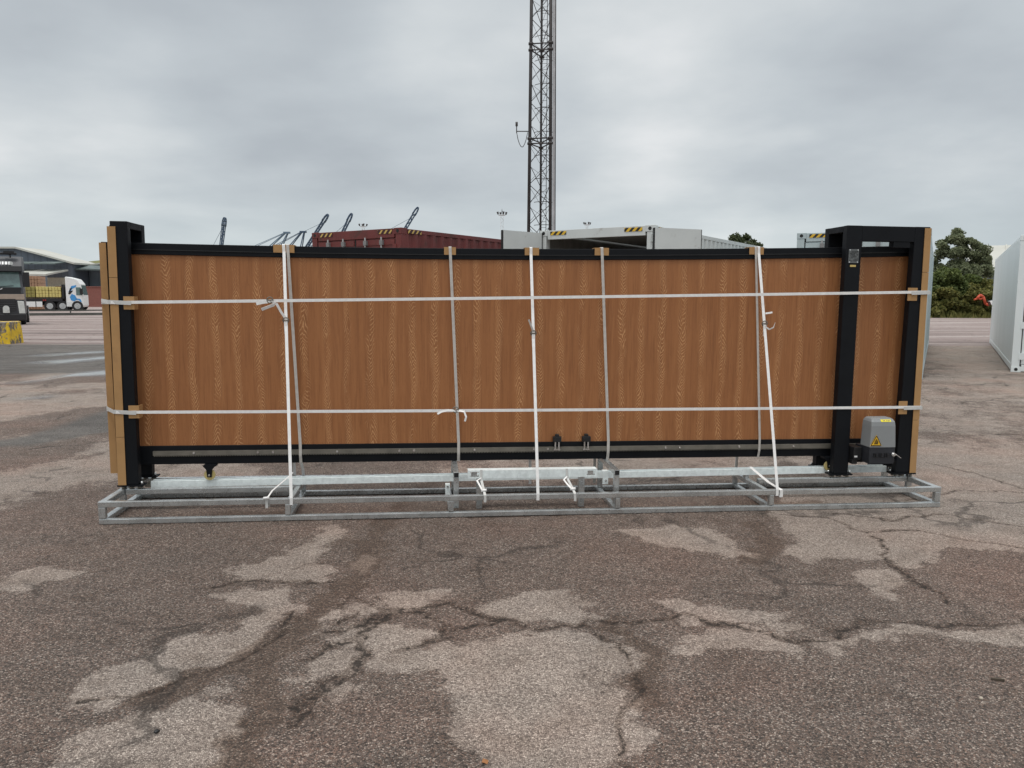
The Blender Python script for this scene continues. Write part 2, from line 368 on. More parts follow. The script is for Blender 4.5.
LIGHT = [
 [(-2.86,4.31),(-2.8,4.45),(-2.44,4.39),(-2.5,4.23),(-2.7,4.15),(-2.75,3.98),(-2.87,4.15)],
 [(-1.65,4.27),(-1.53,4.52),(-1.39,4.9),(-1.34,5.35),(-1.21,5.41),(-1.13,5.12),(-1.18,4.71),(-1.27,4.44),(-1.41,4.31),(-1.55,4.21)],
 [(-1.44,4.24),(-1.31,4.4),(-1.17,4.52),(-1.07,4.4),(-1.07,4.24),(-1.26,4.21)],
 [(-0.94,4.4),(-0.91,4.71),(-0.86,4.73),(-0.84,4.48),(-0.89,4.36)],
 [(-1.65,4.01),(-1.54,4.12),(-1.24,4.14),(-1.12,3.85),(-1.1,3.61),(-1.13,3.37),(-1.26,3.22),(-1.35,3.16),(-1.44,3.03),(-1.55,2.95),(-1.62,2.85),(-1.74,2.89),(-1.85,2.99),(-1.8,3.11),(-1.65,3.34),(-1.53,3.5),(-1.33,3.61),(-1.27,3.79),(-1.4,3.95)],
 [(-0.88,3.88),(-0.75,3.92),(-0.68,3.82),(-0.77,3.73)],
 [(-0.95,3.67),(-0.86,3.82),(-0.81,3.7),(-0.9,3.55)],
 [(-0.87,3.5),(-0.71,3.67),(-0.69,3.5),(-0.78,3.42)],
 [(-0.77,4.02),(-0.4,4.09),(-0.32,4.02),(-0.5,3.84),(-0.61,3.84)],
 [(-0.2,3.99),(0.0,4.09),(0.28,4.12),(0.4,3.95),(0.41,3.73),(0.27,3.61),(0.0,3.7),(-0.16,3.82)],
 [(-0.7,3.61),(-0.59,3.7),(-0.4,3.64),(-0.29,3.56),(-0.34,3.45),(-0.4,3.37),(0.0,3.56),(0.29,3.59),(0.45,3.48),(0.56,3.4),(0.5,3.12),(0.55,2.96),(0.49,2.67),(0.37,2.46),(0.3,2.1),(-0.04,2.0),(-0.14,2.46),(-0.24,2.8),(-0.35,3.16),(-0.65,3.14)],
 [(-0.93,3.2),(-0.87,3.34),(-0.75,3.42),(-0.7,3.25),(-0.72,3.14),(-0.83,3.01),(-0.91,3.01)],
 [(-0.8,3.03),(-0.7,3.07),(-0.63,3.03),(-0.69,2.84),(-0.74,2.8)],
 [(-1.6,2.2),(-1.66,2.54),(-1.61,2.67),(-1.46,2.77),(-1.29,2.91),(-1.18,2.95),(-1.07,2.8),(-1.03,2.64),(-1.02,2.3)],
 [(0.74,3.96),(0.89,3.99),(1.27,3.89),(1.46,3.85),(1.45,3.75),(1.3,3.68),(1.07,3.73),(0.87,3.76)],
 [(1.05,3.67),(1.23,3.62),(1.27,3.51),(1.4,3.4),(1.28,3.35),(1.16,3.4),(0.97,3.38),(0.77,3.3),(0.69,3.37),(0.79,3.5)],
 [(1.3,3.68),(1.49,3.71),(1.52,3.62),(1.42,3.52),(1.31,3.55)],
 [(1.42,3.45),(1.82,3.71),(2.15,3.68),(2.54,3.74),(2.9,3.68),(2.75,3.46),(2.38,3.48),(2.15,3.59),(1.92,3.62),(1.65,3.51),(1.48,3.38)],
 [(0.71,5.3),(1.08,5.39),(1.44,5.36),(1.52,5.02),(1.56,4.72),(1.38,4.67),(1.23,4.82),(0.99,4.91)],
 [(1.93,5.13),(2.18,5.25),(2.07,4.72),(1.87,4.63),(1.78,4.82)],
 [(2.07,4.45),(2.33,4.54),(2.28,4.21),(2.11,4.1),(2.01,4.25)],
 [(2.0,5.76),(2.4,6.6),(3.4,7.2),(5.5,8.5),(6.5,8),(5.4,5.9),(4.0,5.0),(3.57,4.83),(2.91,4.93),(2.46,4.46),(2.35,4.72),(2.07,4.72),(1.85,4.92)],
 [(-3.6,2.9),(-3.0,3.1),(-2.6,2.9),(-2.9,2.6),(-3.5,2.6)], [(2.5,2.6),(3.2,2.9),(3.9,2.5),(3.2,2.1)], [(-4.6,3.9),(-4,4.2),(-3.4,4.0),(-3.9,3.6)],
 [(3.2,4.3),(4.2,4.6),(5.1,4.2),(4.2,3.6)], [(-1.0,1.2),(-.4,1.9),(.6,1.6),(.4,.7),(-.6,.4)], [(1.4,1.7),(2.3,1.9),(2.1,1.1),(1.3,1.0)], [(-2.8,1.6),(-2.0,1.9),(-1.9,1.1),(-2.7,.9)],
]
CRACKS = [
 [(-1.75,2.91),(-1.53,2.95),(-1.37,3.11),(-1.21,3.25),(-1.1,3.5),(-1.11,3.79)],
 [(-1.72,4.09),(-1.55,4.21),(-1.01,4.21)],
 [(-0.91,4.02),(-0.75,3.92),(-0.6,3.79),(-0.41,3.92),(-0.16,3.82),(0.0,3.7),(0.15,3.61),(0.33,3.67),(0.48,3.49)],
 [(-0.29,3.56),(-0.53,3.35)],
 [(-0.71,3.7),(-0.69,3.35),(-0.69,3.12),(-0.82,2.95),(-0.87,2.73)],
 [(0.48,3.7),(0.9,3.79),(1.08,3.67),(1.23,3.62),(1.32,3.51),(1.55,3.56),(1.84,3.77),(2.2,3.68),(2.66,3.77),(3.3,3.7)],
 [(0.53,3.43),(0.53,3.21),(0.56,3.04),(0.44,2.88),(0.38,2.67),(0.37,2.2)],
 [(1.92,5.76),(2.4,5.6),(2.45,5.31),(2.52,5.08),(2.37,4.63),(2.36,4.37),(2.38,4.0)],
 [(2.46,5.25),(2.92,5.31),(3.1,5.14),(3.44,4.93)],
 [(2.46,5.76),(2.83,5.56),(3.31,5.76),(3.74,5.38),(4.6,5.3)],
 [(4.2,7.59),(4.39,7.14),(4.47,6.56)],
 [(4.6,9.9),(5.29,9.71),(5.56,9.2),(6.32,9.35),(8,9.1)],
 [(3.2,6.1),(3.9,6.5),(4.8,6.4),(5.6,6.9)],
 [(-0.94,3.25),(-0.87,3.41),(-0.77,3.48),(-0.71,3.55),(-0.67,3.71),(-0.45,3.83)],
 [(-0.96,3.51),(-0.83,3.55),(-0.73,3.64),(-0.68,3.73)],
 [(-0.91,3.96),(-0.82,3.76),(-0.86,3.66)],
 [(-0.86,3.98),(-0.6,3.83),(-0.45,3.83)],
 [(-0.7,3.53),(-0.71,3.37),(-0.72,3.18),(-0.74,3.1),(-0.81,3.06),(-0.83,2.97),(-0.86,2.95)],
 [(-0.81,3.06),(-0.79,2.88),(-0.81,2.77)],
 [(-0.47,3.83),(-0.28,3.53),(-0.39,3.44)],
 [(-0.19,3.83),(-0.06,3.73),(-0.29,3.62)],
]
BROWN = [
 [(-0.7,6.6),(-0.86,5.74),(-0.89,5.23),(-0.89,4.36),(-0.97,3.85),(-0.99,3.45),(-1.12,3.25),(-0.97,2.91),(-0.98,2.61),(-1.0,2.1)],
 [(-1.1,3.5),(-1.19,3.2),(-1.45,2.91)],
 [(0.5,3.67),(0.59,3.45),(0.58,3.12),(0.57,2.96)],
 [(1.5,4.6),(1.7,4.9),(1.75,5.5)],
 [(-.4,5.62),(.1,5.6),(.5,5.72),(.95,5.75)], [(-2.2,5.5),(-1.6,5.6)], [(1.9,5.95),(2.5,6.0)],  # strips under the frame: dark soil plus contact shade painted in
]
WET = [[(-9.26,13.79),(-9.15,14.79),(-9.19,15.74),(-8.77,16.6),(-8.0,16.3),(-7.6,15.9),(-8.0,15.3),(-8.86,15.16),(-8.82,13.96)],
       [(-7.53,11.5),(-7.55,11.93),(-7.43,12.3),(-7.2,12.1),(-7.2,11.7)], [(-11.8,18.4),(-10.77,20.6),(-9.9,20.2),(-10.7,17.8)],
       [(-13,20.5),(-12,22.5),(-11,22.3),(-12.2,20.2)]]
WEDGE = [(-6.4,8.0),(-5.54,8.3),(-5.5,9.3),(-5.63,10.9),(-4.7,10.6),(-4.4,9.5),(-4.85,8.6),(-5.06,8.0),(-5.36,7.85)]
def poly_mask(P, X, Y, soft):
    P = np.array(P); inside = np.zeros(X.shape, bool); d = np.full(X.shape, 1e9)
    n = len(P)
    for i in range(n):
        a, b = P[i], P[(i+1) % n]
        cond = (a[1] > Y) != (b[1] > Y)
        inside ^= cond & (X < (b[0]-a[0])*(Y-a[1])/(b[1]-a[1]+1e-12)+a[0])
        t = np.clip(((X-a[0])*(b[0]-a[0])+(Y-a[1])*(b[1]-a[1]))/((b-a)@(b-a)), 0, 1)
        d = np.minimum(d, np.hypot(X-a[0]-t*(b[0]-a[0]), Y-a[1]-t*(b[1]-a[1])))
    return np.clip(.5+np.where(inside, d, -d)/soft, 0, 1)
def line_dist(P, X, Y):
    d = np.full(X.shape, 1e9); P = np.array(P)
    for a, b in zip(P[:-1], P[1:]):
        t = np.clip(((X-a[0])*(b[0]-a[0])+(Y-a[1])*(b[1]-a[1]))/((b-a)@(b-a)), 0, 1)
        d = np.minimum(d, np.hypot(X-a[0]-t*(b[0]-a[0]), Y-a[1]-t*(b[1]-a[1])))
    return d
def ground():
    def axis(c0, c1, st, lo, hi, g):
        a = list(np.arange(c0, c1, st)); s = st; x = c1
        while x < hi: a.append(x); s *= g; x += s
        a.append(hi); s = st; x = c0-st; b = []
        while x > lo: b.append(x); s *= g; x -= s
        b.append(lo); return np.array(b[::-1]+a)
    xs = axis(-4.2, 5.0, .024, -4200, 4200, 1.05); ys = axis(1.6, 7.0, .024, -300, 5200, 1.035)
    X, Y = np.meshgrid(xs, ys)
    near = sst(9, 15, -Y+24)*sst(-30, -14, X)*(1-sst(10, 26, X))*sst(-12, -3, Y)
    Z = -LEAN*(X-GX)*near
    wx = X+(fbm(X*3, Y*3, 5)-.5)*.22+(fbm(X*13, Y*13, 8, 2)-.5)*.15; wy = Y+(fbm(X*3+40, Y*3, 6)-.5)*.22+(fbm(X*13, Y*13+30, 9, 2)-.5)*.15
    light = np.zeros(X.shape)
    sel = (X > -7) & (X < 8) & (Y > -1) & (Y < 10)
    lx, ly = wx[sel], wy[sel]; acc = np.zeros(lx.shape)
    for P in LIGHT: acc = np.maximum(acc, poly_mask(P, lx, ly, .13))
    light[sel] = acc
    gen = .18+sst(.42, .6, fbm(X*.55+3, Y*.4+9, 21, 5))*.7
    far = (1-np.clip(sst(-4.5, -3.2, X)*(1-sst(3.4, 5.0, X))*(1-sst(5.8, 7.2, Y)), 0, 1))
    light = np.maximum(light, gen*far)
    light = np.maximum(light, .55*sst(3.2, 5.5, X)*sst(5.2, 7.5, Y)*(1-sst(22, 25, Y)))
    light = np.clip(light*(.38+1.1*fbm(X*2.8, Y*2.8, 61, 5)), 0, 1.05)
    crack = np.zeros(X.shape); brown = np.zeros(X.shape); wet = np.zeros(X.shape); asph = np.zeros(X.shape)
    ca = np.zeros(lx.shape); ba = np.zeros(lx.shape)
    cx = X[sel]+(fbm(X[sel]*9, Y[sel]*9, 31)-.5)*.14; cy = Y[sel]+(fbm(X[sel]*9+7, Y[sel]*9, 33)-.5)*.14
    for P in CRACKS: ca = np.maximum(ca, 1-np.clip(line_dist(P, cx, cy)/.05, 0, 1))
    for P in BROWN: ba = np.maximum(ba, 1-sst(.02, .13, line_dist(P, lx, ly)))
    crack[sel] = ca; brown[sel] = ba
    s2 = (X > -16) & (X < -3) & (Y > 6) & (Y < 25)
    a2 = np.zeros(X[s2].shape)
    for P in WET: a2 = np.maximum(a2, poly_mask(P, wx[s2], wy[s2], .3))
    wet[s2] = a2
    s3 = (X < 5) & (Y > 5) & (Y < 40)
    ed = Y-25.6+(fbm(X*.6, Y*.6, 44)-.5)*.5
    band = (1-sst(-.15, .15, ed))*sst(-.3, .3, Y-15.7-(X+9)*.12+(fbm(X*.5, Y*.5, 45)-.5)*.6)*(1-sst(-6, -4, X))
    asph = np.maximum(asph, band)
    asph[s3] = np.maximum(asph[s3], poly_mask(WEDGE, wx[s3], wy[s3], .16))
    pink = sst(-.2, .2, Y-25.4+(fbm(X*.6, Y*.6, 44)-.5)*.6)
    tread = crack*.0
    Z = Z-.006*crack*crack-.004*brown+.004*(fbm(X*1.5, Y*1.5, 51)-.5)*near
    nx, ny = len(xs), len(ys)
    co = np.stack([X, Y, Z], -1).reshape(-1, 3).astype(np.float32)
    i = np.arange(nx*ny).reshape(ny, nx)
    q = np.stack([i[:-1, :-1], i[:-1, 1:], i[1:, 1:], i[1:, :-1]], -1).reshape(-1, 4)
    me = bpy.data.meshes.new('ground')
    me.vertices.add(len(co)); me.vertices.foreach_set('co', co.ravel())
    me.loops.add(q.size); me.loops.foreach_set('vertex_index', q.ravel().astype(np.int32))
    me.polygons.add(len(q)); me.polygons.foreach_set('loop_start', (np.arange(len(q))*4).astype(np.int32)); me.polygons.foreach_set('loop_total', np.full(len(q), 4, np.int32))
    me.polygons.foreach_set('use_smooth', np.ones(len(q), bool))
    me.update(calc_edges=True)
    for nm, a in (('worn', light), ('crack', crack), ('silt_shade', brown), ('damp', wet), ('asphalt', asph), ('concrete', pink)):
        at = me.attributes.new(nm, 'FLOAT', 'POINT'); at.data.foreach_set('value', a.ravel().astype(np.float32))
    m, nt, b = nodes_of('worn_tarmac')
    geo = N(nt, 'ShaderNodeNewGeometry').outputs['Position']
    def A(n): return N(nt, 'ShaderNodeAttribute', attribute_name=n).outputs['Fac']
    n_fine = noise(nt, geo, 34, 3, .6); n_mid = noise(nt, geo, 7, 4); n_big = noise(nt, geo, .8, 4); n_vbig = noise(nt, mapping(nt, geo, (1, 1.6, 1)), .16, 4)
    # aggregate stones
    vo = N(nt, 'ShaderNodeTexVoronoi', feature='F1', ins={'Scale': 150.0}); L(nt, geo, vo.inputs['Vector'])
    ve = N(nt, 'ShaderNodeTexVoronoi', feature='DISTANCE_TO_EDGE', ins={'Scale': 150.0}); L(nt, geo, ve.inputs['Vector'])
    sc = N(nt, 'ShaderNodeSeparateColor'); L(nt, vo.outputs['Color'], sc.inputs[0])
    stone_d = ramp(nt, sc.outputs[0], [(0, (.045, .04, .036)), (.25, (.105, .088, .077)), (.5, (.16, .13, .113)), (.68, (.20, .142, .112)), (.86, (.25, .218, .19)), (.97, (.40, .355, .31))])
    stone_l = ramp(nt, sc.outputs[0], [(0, (.15, .13, .115)), (.25, (.26, .225, .197)), (.55, (.365, .32, .281)), (.78, (.41, .362, .318)), (.93, (.52, .47, .415))])
    w = mth(nt, 'ADD', A('worn'), mth(nt, 'MULTIPLY', mth(nt, 'SUBTRACT', mth(nt, 'ADD', mth(nt, 'MULTIPLY', n_fine, .5), mth(nt, 'MULTIPLY', n_mid, .5)), .5), 1.5))
    wm = step(nt, w, .32, .70)
    col = mix(nt, wm, stone_d, stone_l)
    gap = mth(nt, 'SUBTRACT', 1.0, step(nt, ve.outputs['Distance'], .0, .13))
    col = mix(nt, mth(nt, 'MULTIPLY', gap, .6), col, (.05, .043, .038))
    # reddish and grey drifts
    tint = ramp(nt, n_big, [(.3, (1.2, 1.04, .99)), (.5, (1.1, 1.05, 1.03)), (.7, (1.03, 1.02, 1.02))])
    col = mix(nt, 1.0, col, tint, 'MULTIPLY')
    tint2 = ramp(nt, n_vbig, [(.3, (.98, .965, .955)), (.7, (1.34, 1.31, 1.29))])
    col = mix(nt, 1.0, col, tint2, 'MULTIPLY')
    asp = ramp(nt, sc.outputs[1], [(0, (.06, .06, .058)), (.6, (.125, .12, .113)), (.95, (.25, .24, .225))])
    asp = mix(nt, 1.0, asp, ramp(nt, noise(nt, mapping(nt, geo, (.5, 2.0, 1)), 1.0, 5), [(.3, (.75, .75, .75)), (.7, (1.35, 1.33, 1.3))]), 'MULTIPLY')
    col = mix(nt, mth(nt, 'MULTIPLY', A('asphalt'), .85), col, asp)
    sm = step(nt, mth(nt, 'ADD', A('silt_shade'), mth(nt, 'MULTIPLY', mth(nt, 'SUBTRACT', n_fine, .5), 1.3)), .2, .85)
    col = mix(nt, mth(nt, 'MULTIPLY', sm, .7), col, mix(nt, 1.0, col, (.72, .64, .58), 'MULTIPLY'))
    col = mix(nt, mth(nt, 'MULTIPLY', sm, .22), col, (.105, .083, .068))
    pk = ramp(nt, noise(nt, mapping(nt, geo, (.09, .9, 1)), 1.0, 5), [(.28, (.17, .137, .128)), (.48, (.33, .265, .245)), (.62, (.44, .375, .35)), (.72, (.62, .57, .54))])  # palest streaks paint wet sky reflection into the concrete colour
    col = mix(nt, A('concrete'), col, pk)
    blot = ramp(nt, noise(nt, mapping(nt, geo, (1, 1.3, 1)), 3.4, 6, .65), [(.3, (.80, .78, .76)), (.5, (1, 1, 1)), (.72, (1.12, 1.12, 1.12))])
    col = mix(nt, 1.0, col, blot, 'MULTIPLY')
    # cracks: given ones and a faint random web
    ck = mth(nt, 'ADD', A('crack'), mth(nt, 'MULTIPLY', mth(nt, 'SUBTRACT', n_fine, .5), 1.1))
    crk = step(nt, ck, .78, .98)
    seam = step(nt, ck, .42, .7)
    col = mix(nt, mth(nt, 'MULTIPLY', seam, .65), col, mix(nt, 1.0, col, (.5, .46, .43), 'MULTIPLY'))
    wv = N(nt, 'ShaderNodeVectorMath', operation='MULTIPLY_ADD'); L(nt, noise(nt, geo, 2.5, 4, out='Color'), wv.inputs[0]); wv.inputs[1].default_value = (.5, .5, .5); L(nt, geo, wv.inputs[2])
    vc = N(nt, 'ShaderNodeTexVoronoi', feature='DISTANCE_TO_EDGE', ins={'Scale': .62}); L(nt, wv.outputs[0], vc.inputs['Vector'])
    web = mth(nt, 'MULTIPLY', mth(nt, 'SUBTRACT', 1.0, step(nt, vc.outputs['Distance'], .003, .02)), step(nt, n_big, .44, .6))
    allc = mth(nt, 'MAXIMUM', crk, mth(nt, 'MULTIPLY', web, .65))
    col = mix(nt, mth(nt, 'MULTIPLY', allc, .85), col, (.032, .026, .022))
    col = mix(nt, mth(nt, 'MULTIPLY', A('damp'), .6), col, (.05, .05, .05))
    L(nt, col, b.inputs['Base Color'])
    ro = mth(nt, 'SUBTRACT', .86, mth(nt, 'MULTIPLY', A('damp'), .78))
    L(nt, ro, b.inputs['Roughness']); b.inputs['Specular IOR Level'].default_value = .3
    h = mth(nt, 'ADD', mth(nt, 'MULTIPLY', step(nt, ve.outputs['Distance'], 0, .25), mth(nt, 'ADD', .5, sc.outputs[2])), mth(nt, 'MULTIPLY', n_fine, .7))
    h = mth(nt, 'MULTIPLY', mth(nt, 'SUBTRACT', h, mth(nt, 'MULTIPLY', allc, 1.6)), mth(nt, 'SUBTRACT', 1.0, A('damp')))
    bump(nt, b, h, .8, .007)
    me.materials.append(m)
    ob = bpy.data.objects.new('ground', me); COL.objects.link(ob); tag(ob, kind='structure')
    return ob
ground()
def zg(x, y):
    s = lambda a, b, t: (lambda q: q*q*(3-2*q))(min(max((t-a)/(b-a), 0), 1))
    return -LEAN*(x-GX)*s(9, 15, -y+24)*s(-30, -14, x)*(1-s(10, 26, x))*s(-12, -3, y)

# ------------------------------------------------------------------ the transport frame (gate coordinates: u along, v away, z up)
LF = 6.325; H = .165
fr = thing('transport_frame', 'low galvanised box-section transport frame lying on the tarmac under the wood-panelled gate', 'frame', GATE)
def railbox(name, *b): return part(MB().box(*b), name, M['galv'], fr, bevel=.004)
T = .04
for (v0, z0) in ((0, H-T), (0, 0), (.70, H-T), (.70, 0)):
    railbox('rail', .002 if z0 == 0 else 0, LF, v0, v0+T, z0+(.003 if z0 == 0 else 0), z0+T)
for a, b in ((.052, 1.27), (4.98, LF-.052)):
    railbox('inner_rail', a, b, .362, .362+T, H-T-.002, H-.002)
CROSS = (0.0, 1.275, 4.91, LF-.05)
for i, u in enumerate(CROSS):
    w = .05 if i in (0, 3) else T
    for v in (.0, .70):
        railbox('upright', u+.001, u+w-.001, v+.001, v+T-.001, T+.0035, H-T-.0005)
    railbox('upright', u+.002, u+w-.002, .365, .365+T-.006, T+.004, H-T-.003)
    dz = 0 if i in (0, 3) else .02
    railbox('cross_piece', u+.001, u+w-.001, T+.0005, .70-.0005, H-T+.001-dz, H-.001-dz)
    railbox('cross_piece', u+.001, u+w-.001, T+.0005, .70-.0005, .004, T)
for u, uf in ((2.487, 2.447), (3.712, 3.700)):
    railbox('upright', uf+.002, uf+.038, .002, T-.002, T+.0035, H-T-.0005)
    railbox('cross_piece', uf, uf+T, T+.0005, .6995, .004, T)
    railbox('support_post', u, u+T, .105, .145, T+.0005, .276)
    railbox('support_post', u, u+T, .655, .695, T+.0005, .276)
    t = railbox('support_beam', u, u+T, .10, .74, .2765, .3165)
    part(MB().box(u+.003, u+.037, .095, .0995, .2795, .3135), 'end_plug', M['black_plastic'], t)

# ------------------------------------------------------------------ guide track lying in the frame
def chan(a, b, v0, v1, za, zb, h, t=.004):
    """C-channel, mouth up-turned lips, as one mesh"""
    mb = MB()
    pr = [(v0, 0), (v1, 0), (v1, h), (v1-.022, h), (v1-.022, h-t), (v1-t, h-t), (v1-t, t), (v0+t, t), (v0+t, h-t), (v0+.022, h-t), (v0+.022, h), (v0, h)]
    n = len(pr); vs = [(a, p[0], za+p[1]) for p in pr]+[(b, p[0], zb+p[1]) for p in pr]
    quads = [(k, (k+1) % n, n+(k+1) % n, n+k) for k in range(n)]
    mb.add(vs, quads)
    return mb
tr = thing('guide_track', 'long bright galvanised guide track lying under the gate leaf on the frame', 'track', GATE, (.2, .5, H))
part(chan(.20, 6.15, .465, .535, .146, .181, .050), 'channel', M['zinc'], tr)
part(MB().box(.152, .215, .478, .522, .151, .165).box(.172, .19, .485, .515, .165, .192), 'end_stop', M['rack'], tr)
for u, z in ((1.28, .1515), (4.915, .172)):
    part(MB().box(u, u+.03, .47, .53, .1445, z), 'packer', M['galv'], tr)

# short stiffener bar resting in front of the track
sb = thing('stiffener_bar', 'short bright galvanised bar with a square hole near each end tied to the frame', 'metal bar', GATE, (2.6, .2, .25))
z0, z1 = .243, .305
mb = MB()
for a, b, c, d in ((2.598, 2.618, z0, z1), (2.618, 2.682, z0, z0+.012), (2.618, 2.682, z1-.012, z1), (2.682, 3.52, z0, z1), (3.52, 3.58, z0, z0+.012), (3.52, 3.58, z1-.012, z1), (3.58, 3.6, z0, z1)):
    mb.box(a, b, .2, .2045, c, d)
mb.box(2.6, 3.598, .2045, .28, z1-.0045, z1-.0005).box(2.6, 3.598, .2045, .28, z0+.0005, z0+.0045)
part(mb, 'channel_bar', M['zinc'], sb)
for u in (2.665, 3.46): part(MB().box(u, u+.045, .215, .262, .004, .2435), 'leg', M['galv'], sb)
for u in (2.618, 3.52): part(MB().box(u+.006, u+.05, .206, .212, z0+.016, z1-.016), 'bracket_insert', M['galv'], sb)
br = solo(MB().box(2.428, 2.463, .20, .204, .07, .2).box(2.428, 2.463, .204, .25, .196, .2), 'angle_bracket', M['zinc'], 'small bright angle bracket standing left of the left support post of the frame', 'bracket', GATE, (2.44, .2, .07))
part(MB().tube((2.445, .199, .185), (2.445, .19, .185), .008), 'bolt', M['chrome'], br)
br = solo(MB().box(3.655, 3.70, .25, .254, .17, .275).box(3.655, 3.70, .254, .3, .271, .275), 'angle_bracket', M['zinc'], 'small bright angle bracket beside the right support post of the frame', 'bracket', GATE, (3.67, .25, .17))
part(MB().tube((3.68, .249, .2), (3.68, .24, .2), .008), 'bolt', M['chrome'], br)

# ------------------------------------------------------------------ sliding gate leaf
def top(u): d = u-.228; return 1.988-.009*d+.00375*d*d
def beam(u0, u1, v0, v1, fz0, fz1, n=24):
    mb = MB(); vs = []; fs = []
    for i in range(n+1):
        u = u0+(u1-u0)*i/n
        vs += [(u, v0, fz0(u)), (u, v1, fz0(u)), (u, v1, fz1(u)), (u, v0, fz1(u))]
    for i in range(n):
        o = 4*i; fs += [(o+k, o+(k+1) % 4, o+4+(k+1) % 4, o+4+k) for k in range(4)]
    fs += [(0,1,2,3), (4*n+3, 4*n+2, 4*n+1, 4*n)]
    return mb.add(vs, fs)
lf = thing('sliding_gate_leaf', 'long sliding gate leaf with oak-look wood panels in a black frame', 'gate', GATE, (3.1, .53, .2))
U0, U1 = -.089, 6.318
part(beam(U0, U1, .495, .575, lambda u: top(u)-.084, top), 'top_rail', M['black'], lf, bevel=.003)
part(beam(U0+.05, U1-.05, .489, .4945, lambda u: top(u)-.052, lambda u: top(u)-.046), 'rail_groove', M['black_plastic'], lf)
part(MB().box(U0, U1, .495, .575, .32, .463), 'bottom_rail', M['black'], lf, bevel=.003)
part(MB().box(U0, U0+.07, .4955, .5745, .4635, top(U0)-.085), 'side_rail', M['black'], lf, bevel=.003)
part(MB().box(U1-.07, U1, .4955, .5745, .4635, top(U1)-.085), 'side_rail', M['black'], lf, bevel=.003)
part(beam(U0+.07, U1-.07, .507, .563, lambda u: .4635, lambda u: top(u)-.0845), 'panel', M['wood'], lf)
# gear rack with teeth below and bolts
rk = MB().box(.22, 6.2, .476, .4945, .392, .425)
for k in range(0, 480):
    u = .225+k*.01245
    rk.add([(u, .477, .392), (u+.008, .477, .392), (u+.0055, .477, .383), (u+.0025, .477, .383), (u, .4935, .392), (u+.008, .4935, .392), (u+.0055, .4935, .383), (u+.0025, .4935, .383)], [(0,1,2,3), (7,6,5,4), (1,5,6,2), (3,2,6,7), (0,3,7,4)])
rk = part(rk, 'gear_rack', M['rack'], lf)
for u in (.52, .995, 1.109, 1.594, 2.075, 2.189, 2.666, 3.141, 3.254, 4.227, 4.345, 4.851, 5.32):
    part(MB().tube((u, .4765, .41), (u, .469, .41), .0085, 8), 'bolt', M['chrome'], rk)
for u in (3.327, 3.565):
    es = part(MB().box(u-.034, u+.034, .455, .4945, .468, .512).box(u-.016, u+.016, .46, .4945, .512, .53), 'limit_stop', M['black_plastic'], lf, bevel=.004)
    part(MB().box(u-.02, u-.009, .462, .475, .408, .468).box(u+.009, u+.02, .462, .475, .408, .468).box(u-.026, u+.026, .464, .475, .400, .409), 'clamp', M['chrome'], es)
for u in (.638, 5.628):
    wr = part(MB().prism([(u-.05, .3195), (u+.05, .3195), (u+.022, .285), (u+.016, .228), (u-.016, .228), (u-.022, .285)], 1, .440, .447).box(u-.045, u+.045, .4472, .52, .307, .3193), 'roller_bracket', M['black'], lf)
    wh = part(MB().tube((u, .4475, .244), (u, .4635, .244), .041, 24), 'roller', M['nylon'], lf)
    part(MB().tube((u, .434, .244), (u, .4398, .244), .008, 8), 'axle_bolt', M['chrome'], wh)

# ------------------------------------------------------------------ the two guide portals with feet, plates, plugs
def foot(t, u0, u1, v0, v1):
    p = part(MB().box(u0-.03, u1+.035, v0-.012, v1+.012, .186, .197), 'base_plate', M['black'], t)
    for u in (u0+.005, (u0+u1)/2, u1+.001):
        for v in (v0+.010, v1-.012):
            part(MB().tube((u, v, H+.0005), (u, v, .1855), .011, 8), 'levelling_bolt', M['rack'], p)
    for u, v, z in ((u1+.02, v0+.01, .222), (u0-.012, v1-.01, .217)):
        part(MB().tube((u, v, .1972), (u, v, z), .008, 8), 'anchor_nut', M['chrome'], p)
V0, V1, V2, V3 = .36, .425, .645, .71
pl = thing('guide_portal', 'narrow black guide portal at the left end of the gate, open on its inner side', 'gate post', GATE, (.09, .53, .186))
ZL = 2.132
for v0, v1 in ((V0, V1), (V2, V3)):
    part(MB().box(.03, .15, v0, v1, .1975, ZL), 'post', M['black'], pl, bevel=.004)
    foot(pl, .03, .15, v0, v1)
part(MB().box(.03, .15, V1+.0005, V2-.0005, ZL-.05, ZL-.001), 'top_beam', M['black'], pl, bevel=.003)
part(MB().box(.024, .0295, V0+.01, V3-.01, 1.2, ZL-.03), 'closing_plate', M['black'], pl)
part(MB().box(.10, .146, V1+.001, V1+.006, ZL-.24, ZL-.15), 'guide_bracket', M['black'], pl)
pr_ = thing('guide_portal', 'wide black guide portal of two post pairs at the right end beside the motor', 'gate post', GATE, (6.0, .53, .186))
ZR = 2.213
RU = ((5.618, 5.746), (6.165, 6.335))
for v0, v1 in ((V0, V1), (V2, V3)):
    for a, b in RU:
        if a > 6: part(MB().hexa([(a+.0, v0, .1975), (b-.005, v0, .1975), (b-.005, v1, .1975), (a+.0, v1, .1975), (a+.03, v0, ZR), (b-.01, v0, ZR), (b-.01, v1, ZR), (a+.03, v1, ZR)]), 'post', M['black'], pr_, bevel=.004)
        else: part(MB().box(a, b, v0, v1, .1975, ZR), 'post', M['black'], pr_, bevel=.004)
        foot(pr_, a, b-.03 if a > 6 else b, v0, v1)
    part(MB().box(5.7465, 6.194, v0+.001, v1-.001, ZR-(.122 if v0 < .5 else .088), ZR-.001), 'cross_beam', M['black'], pr_, bevel=.003)
for a, b in ((5.618, 5.746), (6.2, 6.32)):
    part(MB().box(a, b, V1+.0005, V2-.0005, ZR-.05, ZR-.001), 'top_beam', M['black'], pr_, bevel=.003)
